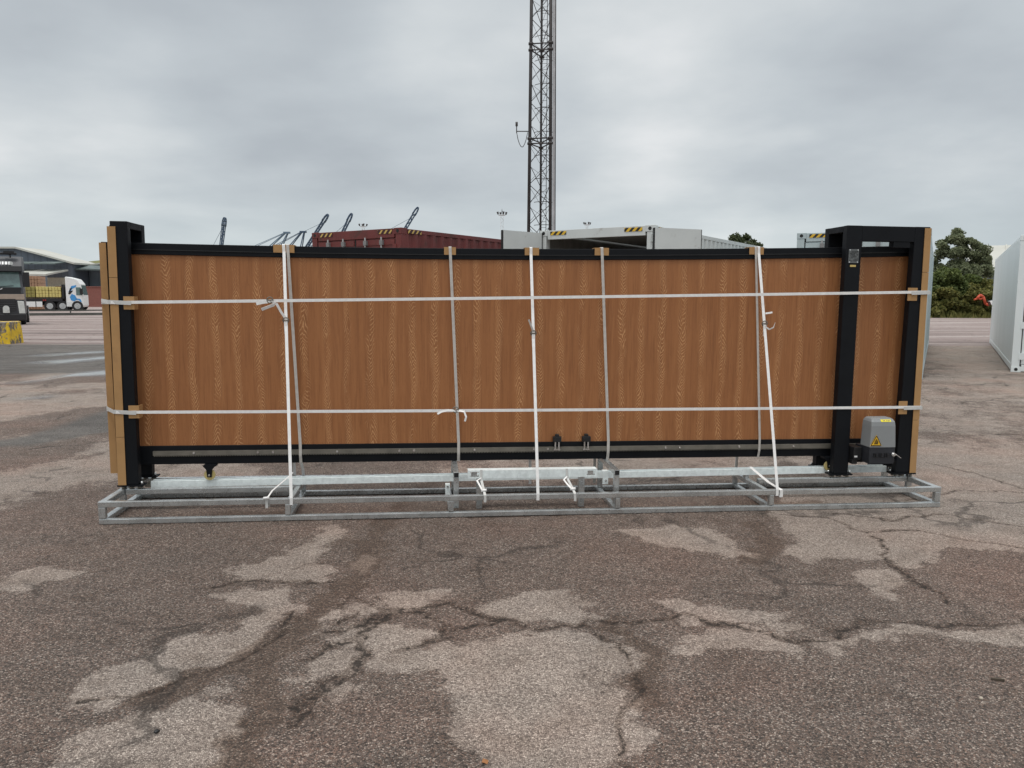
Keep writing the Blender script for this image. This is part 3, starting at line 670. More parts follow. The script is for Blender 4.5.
part(MB().box(6.3255, 6.331, V0+.01, V3-.01, 1.2, ZR-.03), 'closing_plate', M['black'], pr_)
part(MB().box(5.74, 5.7455, V2-.06, V2-.002, 2.07, ZR-.051), 'closing_plate', M['black'], pr_)
part(MB().box(6.02, 6.16, V0+.005, V1-.005, 2.045, ZR-.1225), 'roller_carrier', M['black'], pr_)
pl_ = part(MB().box(5.640, 5.724, .3565, .3595, 1.917, 2.026), 'rating_plate', M['plate'], pr_, 'grey rating plate with fine dark print and a rivet at each corner')
mb = MB()
rr = random.Random(3)
for k in range(11):
    z = 1.931+k*.0078; u = 5.647
    while u < 5.714:
        w = rr.uniform(.003, .012)
        if rr.random() < .72: mb.box(u, min(u+w, 5.717), .3555, .3564, z, z+.0042)
        u += w+.0025
part(mb, 'print', M['inkblack'], pl_)
for u in (5.648, 5.716):
    for z in (1.924, 2.019): part(MB().tube((u, .3564, z), (u, .354, z), .005, 8), 'rivet', M['chrome'], pl_)
part(MB().box(5.657, 5.706, .3575, .3596, 1.886, 1.902), 'gold_label', M['gold'], pr_, 'small gold label below the rating plate')

# ------------------------------------------------------------------ gate motor between the right-hand posts
mo = thing('gate_motor', 'grey hooded gate motor with a triangular warning sticker on a dark base', 'gate motor', GATE, (5.93, .28, .197))
def loft(rows):
    """rows of (z, list of (u,v)) with equal counts"""
    mb = MB(); n = len(rows[0][1]); vs = []
    for z, ps in rows:
        for p in ps: vs.append((p[0], p[1], z if len(p) == 2 else p[2]))
    fs = [(r*n+k, r*n+(k+1) % n, (r+1)*n+(k+1) % n, (r+1)*n+k) for r in range(len(rows)-1) for k in range(n)]
    fs += [tuple(range(n))[::-1], tuple((len(rows)-1)*n+k for k in range(n))]
    return mb.add(vs, fs, False)
def rrect(u0, u1, v0, v1, r, n=4):
    ps = []
    for cx, cy, a in ((u1-r, v1-r, 0), (u0+r, v1-r, 90), (u0+r, v0+r, 180), (u1-r, v0+r, 270)):
        for k in range(n+1):
            t = R(a+90*k/n); ps.append((cx+r*math.cos(t), cy+r*math.sin(t)))
    return ps
hood = loft([(.447, rrect(5.826, 6.047, .198, .345, .010)), (.62, rrect(5.833, 6.04, .204, .345, .011)), (.652, rrect(5.836, 6.037, .209, .345, .012)), (.671, rrect(5.846, 6.03, .226, .342, .014)), (.680, rrect(5.858, 6.02, .250, .335, .014))])
part(hood, 'hood', M['grey_cover'], mo, bevel=.003)
base = loft([(.312, rrect(5.830, 6.043, .205, .345, .01)), (.40, rrect(5.826, 6.047, .200, .345, .01)), (.4465, rrect(5.828, 6.045, .200, .343, .01))])
ba = part(base, 'base', M['motor_base'], mo)
mb = MB()
for k, u in enumerate((5.862, 5.878, 5.908, 5.924, 5.955, 5.972)):
    mb.box(u, u+.006, .1945, .205, .365, .40)
    if k % 2: mb.box(u+.006, u+.02, .1945, .205, .365 if k < 4 else .38, .372 if k < 4 else .387)
part(mb, 'raised_lettering', M['dark_mark'], ba)
part(MB().tube((6.02, .2, .392), (6.02, .175, .392), .015, 14).tube((6.02, .175, .392), (6.02, .168, .392), .009, 10), 'release_lock', M['chrome'], mo)
part(MB().bar((6.05, .19, .388), (6.085, .18, .362), .006, .006).tube((6.05, .19, .388), (6.05, .205, .388), .004, 6), 'key', M['chrome'], mo)
part(MB().box(5.835, 6.04, .3455, .43, .312, .44), 'gear_housing', M['motor_base'], mo, bevel=.008)
part(MB().tube((5.92, .43, .35), (5.92, .474, .35), .036, 18), 'pinion', M['rack'], mo)
part(MB().box(5.7475, 6.16, .365, .435, .292, .3115), 'mounting_plate', M['black'], mo)
def tilt(u0, u1, z0, z1, dv):  # quad lying on the sloping hood front
    v = lambda z: .198+.006*(z-.447)/.173 if z < .62 else .204+.005*(z-.62)/.032 if z < .652 else .209+.017*(z-.652)/.019
    return [(u0, v(z0)-dv, z0), (u1, v(z0)-dv, z0), (u1, v(z0)-dv+.0008, z0), (u0, v(z0)-dv+.0008, z0), (u0, v(z1)-dv, z1), (u1, v(z1)-dv, z1), (u1, v(z1)-dv+.0008, z1), (u0, v(z1)-dv+.0008, z1)]
st = part(MB().hexa(tilt(5.915, 6.0, .6535, .6705, .002)), 'yellow_sticker', M['yellow'], mo, 'small yellow sticker on the hood top edge')
mb = MB()
for u in (5.932, 5.944, 5.962, 5.974, 5.984): mb.hexa(tilt(u, u+.006, .658, .667, .0032))
part(mb, 'print', M['rack'], st)
def tri(cx, z0, s, v): return [(cx-s/2, z0), (cx+s/2, z0), (cx, z0+s*.9)], v
p_, v_ = tri(5.873, .461, .098, 0)
wt = part(MB().prism(p_, 1, .1925, .1955), 'warning_sticker', M['orange_sticker'], mo, 'amber triangle sticker with a black hand pictogram')
mb = MB()
def edge(a, b, w=.006): mb.bar((a[0], .1918, a[1]), (b[0], .1918, b[1]), w, .0006, up=(0, 1, 0))
ip = [(5.873-.043, .4645), (5.873+.043, .4645), (5.873, .4615+.082)]
for i in range(3): edge(ip[i], ip[(i+1) % 3], .005)
for a, b in (((5.855, .478), (5.885, .478)), ((5.862, .48), (5.862, .505)), ((5.87, .48), (5.871, .518)), ((5.878, .48), (5.879, .512)), ((5.887, .478), (5.885, .5))): edge(a, b, .0055)
part(mb, 'pictogram', M['inkblack'], wt)
rb = solo(MB().box(5.752, 5.824, .30, .44, .325, .43).box(5.752, 5.80, .32, .42, .285, .325), 'limit_switch_box', M['black_plastic'], 'black switch box with a white tag tucked between middle post and motor', 'switch box', GATE, (5.775, .43, .27), bevel=.006)
part(MB().box(5.757, 5.782, .296, .2995, .347, .360), 'tag', M['white'], rb)

# ------------------------------------------------------------------ cardboard edge protectors and pads
def protector(label, u0, u1, v0, v1, pieces_z, lean=0.0, group=None):
    side = 1 if u0 > 3 else -1
    for z0, z1, lab in pieces_z:
        du0, du1 = lean*(z0-.2), lean*(z1-.2)
        t = .004
        a0, a1, b0, b1 = u0+du0, u1+du0, u0+du1, u1+du1
        mb = MB().hexa([(a0, v0-t, z0), (a1, v0-t, z0), (a1, v0, z0), (a0, v0, z0), (b0, v0-t, z1), (b1, v0-t, z1), (b1, v0, z1), (b0, v0, z1)])
        if side < 0: mb.hexa([(a0, v0+.0003, z0), (a0+t, v0+.0003, z0), (a0+t, v1, z0), (a0, v1, z0), (b0, v0+.0003, z1), (b0+t, v0+.0003, z1), (b0+t, v1, z1), (b0, v1, z1)])
        else: mb.hexa([(a1-t, v0+.0003, z0), (a1, v0+.0003, z0), (a1, v1, z0), (a1-t, v1, z0), (b1-t, v0+.0003, z1), (b1, v0+.0003, z1), (b1, v1, z1), (b1-t, v1, z1)])
        solo(mb, 'cardboard_protector', M['card'], lab, 'cardboard protector', GATE, ((a0+a1)/2, v0, z0), group='cardboard edge protectors along the gate corners')
protector('', .006, .064, .3565, .42, ((.185, .558, 'short brown cardboard edge protector at the foot of the left portal'), (.561, 1.728, 'long brown cardboard edge protector on the middle of the left portal corner'), (1.731, 2.093, 'short brown cardboard edge protector at the top of the left portal corner')), lean=.004)
protector('', -.096, -.047, .491, .56, ((.258, 1.985, 'full-height brown cardboard edge protector on the outer left end of the gate leaf'),), lean=-.002)
protector('', 6.285, 6.340, .3565, .42, ((.185, .64, 'short brown cardboard edge protector at the foot of the right portal'), (.643, 1.85, 'long brown cardboard edge protector on the middle of the right portal corner'), (1.853, 2.203, 'short brown cardboard edge protector at the top of the right portal corner')), lean=-.006)

PADS = [(1.146, 1.30, 'brown cardboard pad under the leftmost strap on top of the gate'), (2.424, 2.515, 'brown cardboard pad under the second strap from the left on top of the gate'),
        (3.05, 3.162, 'brown cardboard pad under the middle strap on top of the gate'), (3.604, 3.717, 'brown cardboard pad under the strap right of the middle on top of the gate'), (4.868, 4.988, 'brown cardboard pad under the rightmost straps on top of the gate')]
for a, b, lab in PADS:
    zt = top((a+b)/2)+.002; t = .005
    mb = MB().box(a, b, .488, .58, zt+.002, zt+.002+t).box(a, b, .4835, .4878, zt-.052, zt+.002+t).box(a, b, .5802, .584, zt-.05, zt+.002+t)
    solo(mb, 'cardboard_pad', M['card'], lab, 'cardboard pad', GATE, ((a+b)/2, .5, zt), group='cardboard pads under the straps')
for a, b, z0, z1, lab in ((.104, .178, 1.50, 1.595, 'square brown cardboard pad under the upper strap at the left portal'), (.104, .178, .70, .795, 'square brown cardboard pad under the lower strap at the left portal'),
                          (6.163, 6.245, 1.622, 1.726, 'square brown cardboard pad under the upper strap at the right portal'), (6.15, 6.225, .692, .80, 'square brown cardboard pad under the lower strap at the right portal')):
    mb = MB().box(a, b, .3535, .3585, z0, z1)
    if a < 1: mb.box(.1735, b, .359, .43, z0, z1)
    solo(mb, 'cardboard_pad', M['card'], lab, 'cardboard pad', GATE, (a, .355, z0), group='cardboard pads under the straps')

# ------------------------------------------------------------------ straps
SW = .022
def sagline(p, q, sag, n=14):
    p, q = Vector(p), Vector(q)
    return [p.lerp(q, i/n)+Vector((0, 0, -sag*4*(i/n)*(1-i/n))) for i in range(n+1)]
def hstrap(label, zl, zr, buckle_u, mat):
    e = thing('horizontal_strap', label, 'strap', GATE, (0, .35, zl), group='white straps round the gate')
    f = lambda u: zl+(zr-zl)*(u/6.33)
    y = .3475
    pts = [(-.098, .60, f(-.098)), (-.100, .486, f(-.1)), (-.085, .478, f(-.09)), (.0, .352, f(0)), (.02, y, f(.02))]+sagline((.06, y, f(.06)), (6.25, y, f(6.25)), .004)+[(6.30, y+.002, f(6.3)), (6.347, .352, f(6.34)), (6.350, .72, f(6.34)), (6.2, .727, f(6.2)), (.1, .727, f(.1)), (-.098, .60, f(-.098))]
    part(MB().ribbon(pts, (0, 0, 1), SW), 'webbing', mat, e)
    # doubled ends by the corners
    part(MB().ribbon([(-.10, .484, f(0)+.012), (-.002, .3485, f(0)+.005), (.16, .3445, f(.16)-.006)], (0, 0, 1), SW*1.3), 'tape_wrap', M['tape'], e)
    part(MB().ribbon([(6.19, .3445, f(6.19)-.008), (6.30, .344, f(6.3)-.006), (6.355, .349, f(6.35)-.006)], (0, 0, 1), SW*1.25), 'tape_wrap', M['tape'], e)
    z = f(buckle_u)
    bk = part(MB().torus((buckle_u+.05, .341, z+.004), (0, 1, 0), .022, .004, 14, 6).tube((buckle_u+.03, .341, z+.004), (buckle_u+.07, .341, z+.004), .004, 6), 'buckle', M['rack'], e)
    return e, f, bk
e, f, bk = hstrap('upper horizontal white strap along the gate, buckle and loose ends near the left', 1.549, 1.694, 1.09, M['strap'])
part(MB().ribbon([(1.14, .3435, 1.567), (1.09, .336, 1.561), (1.045, .325, 1.55)], (0, 0, 1), SW), 'loose_end', M['strap'], bk)
part(MB().ribbon([(1.15, .342, 1.565), (1.185, .33, 1.555), (1.17, .322, 1.542), (1.12, .316, 1.523), (1.085, .310, 1.508)], (.25, -.35, 1), SW), 'loose_end', M['strap'], bk)
e, f, bk = hstrap('lower horizontal white strap along the gate with a small bow in it', .7465, .7505, 2.46, M['strap'])
part(MB().ribbon([(2.51, .342, .745), (2.45, .325, .752), (2.40, .315, .742), (2.37, .312, .725)], (0, .3, 1), SW*.7), 'loose_end', M['strap'], bk)
part(MB().ribbon([(2.52, .342, .745), (2.575, .325, .740), (2.59, .318, .70), (2.58, .315, .665)], (1, .3, .3), SW*.7), 'loose_end', M['strap'], bk)

def vstrap(label, u_top, u_bot, zlow, vlow, mat, loop=True, buckle=None, u_back=None, w=SW):
    zt = top(u_top)+.012
    e = thing('vertical_strap', label, 'strap', GATE, (u_top, .5, zt), group='white straps over the top of the gate')
    ub = u_back if u_back is not None else u_top
    back = [(ub, .742, .06), (ub, .745, .17), (u_top, .588, zt-.03), (u_top, .585, zt-.003), (u_top, .575, zt)]
    front = [(u_top, .49, zt), (u_top, .4815, zt-.004), (u_top+(u_bot-u_top)*.03, .4795, zt-.055)]
    if vlow < .1:
        tail = [(u_bot, vlow, zlow), (u_bot, vlow, H-.045), (u_bot, .03, H-.047)]
        mid = [Vector(front[-1]).lerp(Vector(tail[0]), t) for t in (.25, .5, .75)]
        pts = back+front+mid+tail
    else:
        pts = back+front+[(u_bot, .4735, .47), (u_bot, .4735, .375), (u_bot, .49, .318), (u_bot, .6, .316)]
    wb = part(MB().ribbon(pts, (1, 0, 0), w), 'webbing', mat, e)
    if buckle:
        t = (zt-.055-buckle)/(zt-.055-zlow)
        c = Vector(front[-1]).lerp(Vector((u_bot, vlow, zlow)), t)+Vector((0, -.006, 0))
        bk = part(MB().torus(c, (0, 1, .25), .021, .0045, 14, 6).tube(c+Vector((-.02, -.003, 0)), c+Vector((.02, -.003, 0)), .0045, 6), 'buckle', M['rack'], e)
        part(MB().ribbon([c+Vector((0, -.004, -.01)), c+Vector((.0, -.006, -.05)), c+Vector((.002, -.005, -.10))], (1, 0, 0), w*1.12), 'fold', mat, bk)
        return e, c, bk
    return e, None, None
e, c, bk = vstrap('leftmost bright vertical strap, buckled, pulled down to the front rail', 1.222, 1.322, H+.004, -.004, M['strap'], buckle=1.43)
part(MB().ribbon([c+Vector((.002, -.004, .01)), c+Vector((-.03, -.012, .06)), c+Vector((-.062, -.02, .125))], (1, 0, .3), SW*.8), 'loose_end', M['strap'], bk)
vstrap('dull strap just behind the leftmost buckled strap, passing under the gate leaf', 1.252, 1.315, 0, .5, M['greystrap'], u_back=1.2)
vstrap('dull strap second from the left without a buckle, passing under the gate leaf', 2.470, 2.539, 0, .5, M['greystrap'], u_back=2.5)
e, c, bk = vstrap('bright vertical strap in the middle of the gate with a short upward tail', 3.098, 3.109, H+.004, -.004, M['strap'], buckle=1.345, u_back=3.15)
part(MB().ribbon([c+Vector((0, -.004, .01)), c+Vector((-.022, -.014, .06)), c+Vector((-.04, -.02, .105))], (1, 0, .3), SW*.6), 'loose_end', M['greystrap'], bk)
vstrap('dull vertical strap just right of the middle, ending above the right support post', 3.660, 3.748, 0, .5, M['greystrap'], u_back=3.7)
vstrap('thin dull vertical strap near the right portal, beside the slanting buckled strap', 4.919, 5.024, 0, .5, M['greystrap'], u_back=4.95, w=.018)
e, c, bk = vstrap('bright white slanting strap near the right portal with a buckle and curled tail', 4.945, 4.968, H+.004, -.004, M['strap'], buckle=1.43)
part(MB().ribbon([c+Vector((0, -.004, -.02)), c+Vector((.03, -.02, -.045)), c+Vector((.06, -.03, -.03)), c+Vector((.072, -.032, .01))], (.2, -.4, 1), SW*.55), 'loose_end', M['strap'], bk)
part(MB().ribbon([c+Vector((0, -.004, .08)), c+Vector((.03, -.015, .085)), c+Vector((.05, -.02, .09))], (0, .2, 1), .014), 'loose_end', M['strap'], bk)
# extra short straps behind, seen under the leaf, and ties on the rails
for u0, u1, lab in ((1.295, 1.29, 'short white strap end hanging behind the track under the left straps'),):
    solo(MB().ribbon([(u0, .60, .318), (u0, .70, .22), (u1, .747, .17), (u1, .747, .08)], (1, 0, 0), SW), 'strap_end', M['strap'], lab, 'strap', GATE, (u0, .65, .2))
solo(MB().ribbon([(4.945, .455, .245), (4.955, .35, .222), (4.965, .15, .19), (4.985, .01, .174), (5.0, -.005, .166), (5.0, -.006, .11), (5.0, .02, .116)], (1, .2, 0), .028), 'strap_end', M['strap'], 'short white strap tied from the track to the front rail at the right', 'strap', GATE, (4.98, .2, .17))
def tie(label, pts, tail, g=None):
    e = thing('cable_tie', label, 'cable tie', GATE, pts[0], group='white ties on the front rail')
    part(MB().ribbon(pts, (1, 0, 0), .019), 'band', M['tape'], e)
    part(MB().ribbon(tail, (1, .1, .2), .013), 'tail', M['strap'], e)
    c = Vector(pts[2]); part(MB().tube(c+Vector((-.02, -.012, .0)), c+Vector((.02, -.012, .004)), .010, 8), 'knot', M['strap'], e)
tie('white tie round the front rail near its left end, loose tail up to the track', [(1.155, .042, .1), (1.155, .042, .169), (1.150, .0, .174), (1.150, -.004, .16), (1.15, -.004, .10)], [(1.15, -.004, .165), (1.17, .1, .2), (1.235, .35, .235), (1.26, .44, .255)])
tie('white tie holding the stiffener bar near its left end, hanging over the front rail', [(2.70, .197, .31), (2.70, .196, .235), (2.71, .05, .19), (2.715, -.004, .165), (2.716, -.004, .112)], [(2.70, .19, .25), (2.665, .15, .24), (2.69, .1, .2), (2.70, .06, .185)])
tie('white tie holding the stiffener bar near its right end, hanging over the front rail', [(3.36, .197, .31), (3.365, .196, .235), (3.38, .05, .19), (3.388, -.004, .165), (3.39, -.004, .108)], [(3.36, .19, .25), (3.33, .15, .235), (3.35, .1, .21), (3.37, .06, .19)])

# ------------------------------------------------------------------ shipping containers
def corr(mb, x0, x1, n, depth, put, z0, z1):
    """trapezoid corrugation between x0 and x1; put(x, d, z) maps to space"""
    xs = []; p = (x1-x0)/n
    for i in range(n):
        a = x0+i*p; xs += [(a, 0), (a+p*.28, 0), (a+p*.5, depth), (a+p*.78, depth)]
    xs.append((x1, 0))
    vs = [put(x, d, z0) for x, d in xs]+[put(x, d, z1) for x, d in xs]; k = len(xs)
    vs += [put(x, depth+.02, z0) for x, d in xs]+[put(x, depth+.02, z1) for x, d in xs]
    fs = [(i, i+1, k+i+1, k+i) for i in range(k-1)]+[(2*k+i, 3*k+i, 3*k+i+1, 2*k+i+1) for i in range(k-1)]
    mb.add(vs, fs); return mb
CW, CH = 2.438, 2.896
def door_leaf(root, mat, w, h, name='door', outside=True):
    """local door: hinge at x=0, z from 0; returns part builders as list (name, mb, mat)"""
    mb = MB().box(0, w, 0, .045, 0, h)
    for zz in (.02, h*.33, h*.66, h-.12): mb.box(.03, w-.03, -.012, -.0005, zz, zz+.1)
    return mb
def xf(mb, Mx):
    mb.v = [tuple(Mx @ Vector(p)) for p in mb.v]; return mb
def container(name, label, F, mat, length, doors='closed', side='corr', n_marks=True, group='shipping containers', opened=(98, 260), reefer=False):
    t = thing(name, label, 'shipping container', F, (CW/2, 0, 0), group=group)
    Ln = length; P = .15
    for x in (0, CW-P):
        for y in (0, Ln-P): part(MB().box(x+.002, x+P-.002, y+.002, y+P-.002, .118, CH-.118), 'corner_post', mat, t, bevel=.004)
    for x in (.0, CW-.1):
        part(MB().box(x+.003, x+.097, P+.03, Ln-P-.03, .03, .16), 'bottom_rail', mat, t, bevel=.004); part(MB().box(x+.012, x+.088, P+.03, Ln-P-.03, CH-.09, CH-.012), 'top_rail', mat, t, bevel=.004)
    for a, b, c in ((.004, .1, .11), (Ln-.1, Ln-.004, 0)):
        part(MB().box(P+.03, CW-P-.03, a, b, .02, .16), 'sill', mat, t, bevel=.004)
        part(MB().box(P+.03, CW-P-.03, a, b, CH-.18, CH-.006), 'header', mat, t, bevel=.004)
    for x in (0, CW-.178):
        for y in (0, Ln-.162):
            for z in (0, CH-.118):
                c = part(MB().box(x-.002, x+.18, y-.004, y+.164, z+.001, z+.119), 'corner_casting', mat, t, bevel=.006)
                part(MB().tube((x+.089, y-.0045, z+.06), (x+.089, y-.0065, z+.06), .034, 12), 'lock_hole', M['gasket'], c)
    for sx in (0, 1):
        m = MB()
        if side == 'corr': corr(m, P, Ln-P, max(4, int(Ln/.28)), .036, lambda a, d, z, s=sx: ((.012+d) if s == 0 else CW-.012-d, a, z), .162, CH-.092)
        else: m.box(.012 if sx == 0 else CW-.06, .06 if sx == 0 else CW-.012, P, Ln-P, .162, CH-.092)
        part(m, 'side_panel', M['reefer_side'] if side != 'corr' else mat, t)
    part(MB().box(.102, CW-.102, .112, Ln-.112, CH-.05, CH-.03), 'roof', mat, t)
    part(MB().box(.102, CW-.102, .112, Ln-.05, .12, .158), 'floor', M['plyfloor'], t)
    part(MB().box(P+.005, CW-P-.005, Ln-.08, Ln-.03, .162, CH-.182), 'end_panel', mat, t)
    if doors == 'open':
        for x in (.075, CW-.09): part(MB().box(x, x+.015, .2, Ln-.1, .16, CH-.1), 'lining', M['inside'], t)
    dw, dh = CW/2-P-.004, CH-.36
    for k in (0, 1):
        hx = P if k == 0 else CW-P
        if doors == 'closed':
            Mx = Matrix.Translation((hx, .02, .17)) @ (ID if k == 0 else Matrix.Scale(-1, 4, (1, 0, 0)))
        else:
            hx = .03 if k == 0 else CW-.03
            Mx = Matrix.Translation((hx, -.01, .17)) @ (Matrix.Rotation(R(-opened[0]), 4, 'Z') if k == 0 else Matrix.Rotation(R(opened[1]), 4, 'Z') @ Matrix.Scale(-1, 4, (1, 0, 0)))
        dh2 = dh if doors == 'closed' else CH-.22
        d = part(xf(door_leaf(t, mat, dw, dh2), Mx), 'door', mat, t)
        part(xf(MB().box(.0, .018, -.004, .047, .002, dh2-.002).box(dw-.012, dw+.002, -.004, .047, .002, dh2-.002), Mx), 'gasket', M['gasket'], d)
        for q in (.32, .72):
            lb = MB().tube((dw*q, -.045, -.08 if doors == 'closed' else .02), (dw*q, -.045, dh2+.03 if doors == 'closed' else dh2-.03), .017, 8)
            for zz in (.1, dh2*.35, dh2*.7, dh2-.12): lb.box(dw*q-.04, dw*q+.04, -.062, -.012, zz, zz+.09)
            part(xf(lb, Mx), 'locking_bar', M['dullbar'], d)
            part(xf(MB().box(dw*q, dw*q+.34, -.075, -.05, dh2*.42, dh2*.42+.04), Mx), 'handle', M['dullbar'], d)
        for zz in (.1, dh2*.3, dh2*.7, dh2-.25): part(xf(MB().box(-.03, .07, -.03, -.0005, zz, zz+.14), Mx), 'hinge', mat, d)
    if n_marks:
        for a in (.24, CW-.60):
            part(MB().box(a, a+.36, -.0035, .0035, CH-.10, CH-.03), 'hazard_stripe', M['hazard_red'] if mat is M['redc'] else M['hazard'], t)
        for x in (-.0005, CW-.0035):
            part(MB().box(x+.0, x+.004, .2, .6, CH-.095, CH-.025), 'hazard_stripe', M['hazard_red'] if mat is M['redc'] else M['hazard'], t)
    return t
PHI = -33
rc = container('shipping_container', 'maroon corrugated shipping container with closed doors behind the gate', place(-4.16, 16.19, PHI), M['redc'], 12.19, 'closed')
part(MB().box(CW-.009, CW-.004, 1.2, 2.2, CH-.62, CH-.36), 'blue_decal', M['blue_decal'], rc)
container('shipping_container', 'pale grey shipping container with both doors swung open behind the gate', place(.55, 15.56, PHI), M['greyc'], 12.19, 'open', opened=(104, 237))
container('shipping_container', 'pale blue-grey shipping container hidden behind the right portal, a sliver of its side showing', place(5.86, 16.05, -28.8), M['bluec'], 12.19, 'closed')
wr = container('refrigerated_container', 'white smooth-sided refrigerated container at the right edge of the picture', place(10.71, 16.42, -29.8), M['reefer'], 11.9, 'closed', side='flat', n_marks=False)

# ------------------------------------------------------------------ lattice mast
def mast():
    x, y, hgt = 1.53, 40.0, 26.0
    e = thing('lattice_mast', 'tall slender triangular lattice steel mast rising behind the containers', 'mast', place(x, y, 0), (0, 0, 0))
    def wdt(z): return .74-.0085*z
    def corner(k, z):
        s = wdt(z); return Vector(((-s, -.35, z), (s*.56, -.52, z), (-.05, .75, z))[k])
    for k, r in ((0, .085), (1, .085), (2, .05)):
        part(MB().tube(corner(k, 0), corner(k, hgt), r, 10), 'leg', M['mast'], e)
    # cladding strip beside the right leg
    part(MB().box(.0, .0, 0, 0, 0, 0) if False else MB().hexa([tuple(corner(1, 0)+Vector((.10, -.02, 0))), tuple(corner(1, 0)+Vector((.22, -.02, 0))), tuple(corner(1, 0)+Vector((.22, .06, 0))), tuple(corner(1, 0)+Vector((.10, .06, 0))),
        tuple(corner(1, hgt)+Vector((.10, -.02, 0))), tuple(corner(1, hgt)+Vector((.22, -.02, 0))), tuple(corner(1, hgt)+Vector((.22, .06, 0))), tuple(corner(1, hgt)+Vector((.10, .06, 0)))]), 'cable_tray', M['mast_light'], e)
    part(MB().tube(corner(1, 0)+Vector((.24, 0, 0)), corner(1, hgt)+Vector((.24, 0, 0)), .03, 6), 'cable', M['mast'], e)
    br = MB(); st = 1.0; z = .2; flip = 0
    while z < hgt-st:
        for a, b in ((0, 1), (1, 2), (2, 0)):
            p, q = (a, b) if flip else (b, a)
            br.tube(corner(p, z), corner(q, z+st), .018, 5)
            br.tube(corner(q, z+.12), corner(p, z+st-.1), .009, 5)
        flip ^= 1; z += st
    part(br, 'bracing', M['mast'], e)
    ld = MB().tube((-.12, .1, 0), (-.12, .1, hgt), .018, 5).tube((.2, .1, 0), (.2, .1, hgt), .018, 5)
    z = .3
    while z < hgt: ld.tube((-.12, .1, z), (.2, .1, z), .01, 4); z += .3
    part(ld, 'ladder', M['mast'], e)
    z = .6; hp = MB()
    while z < hgt:
        for i in range(10):
            a0, a1 = R(200+i*14), R(200+(i+1)*14)
            hp.tube((.05+.5*math.cos(a0), .1+.5*math.sin(a0), z), (.05+.5*math.cos(a1), .1+.5*math.sin(a1), z), .016, 4)
        z += 1.15
    part(hp, 'safety_hoops', M['mast'], e)
    fl = MB()
    for z in (9.2, 9.45, 13.7, 14.0, 18.4, 4.6):
        for a, b in ((0, 1), (1, 2), (2, 0)): fl.tube(corner(a, z), corner(b, z), .035, 5)
        for k in range(3): fl.tube(corner(k, z-.05), corner(k, z+.05), .13, 10)
    part(fl, 'flanges', M['mast'], e)
    ar = part(MB().tube((-.74, -.35, 9.8), (-1.32, -.35, 9.8), .025, 6).tube((-1.32, -.35, 9.72), (-1.32, -.35, 10.15), .028, 6).tube((-1.32, -.35, 10.05), (-1.32, -.35, 10.25), .06, 8), 'sensor_arm', M['mast'], e)
    pts = [(-1.32+.55*k/8, -.35, 9.75-.72*math.sin(math.pi*(k/8))**.8) for k in range(9)]
    part(MB().path(pts, .018, 5), 'cable_loop', M['mast'], ar)
mast()

# ------------------------------------------------------------------ floodlight masts
def floodmast(label, x, y, h, w, lamps=4, antenna=True):
    e = thing('floodlight_mast', label, 'floodlight mast', place(x, y, 0), group='floodlight masts over the port')
    pb = MB()
    for sx in (-1, 1):
        for sy in (-1, 1): pb.tube((sx*w*.22, sy*w*.22, 0), (sx*w*.18, sy*w*.18, h-w*.3), w*.045, 6)
    z = 0; k = 0
    while z < h-w: pb.tube((-w*.22 if k else w*.22, -w*.2, z), (w*.22 if k else -w*.22, -w*.2, z+w*.6), w*.025, 4); z += w*.6; k ^= 1
    part(pb, 'pole', M['mast_white'], e)
    part(MB().torus((0, 0, h-w*.25), (0, 0, 1), w*.5, w*.06, 18, 6).box(-w*.5, w*.5, -w*.04, w*.04, h-w*.3, h-w*.2), 'ring', M['mast_white'], e)
    for i in range(lamps):
        a = R(20+360*i/lamps); c = Vector((math.cos(a)*w*.62, math.sin(a)*w*.62, h))
        part(MB().tube(c+Vector((0, 0, -w*.18)), c+Vector((math.cos(a)*w*.1, math.sin(a)*w*.1, w*.22)), w*.1, 8, w*.17), 'lamp_head', M['mast'], e)
    if antenna: part(MB().tube((0, 0, h-w*.2), (0, 0, h+w*.7), w*.03, 5).tube((0, 0, h+w*.3), (0, 0, h+w*.42), w*.09, 6), 'antenna', M['mast'], e)
floodmast('white lattice floodlight mast with lamps and antenna beside the tall mast', -1.58, 120, 14.2, 1.0)
floodmast('small distant floodlight mast just above the open grey container', 38.3, 400, 38.6, 2.6, 4, False)
floodmast('small distant floodlight mast just above the maroon container', -76.4, 400, 37.6, 2.8, 4, False)

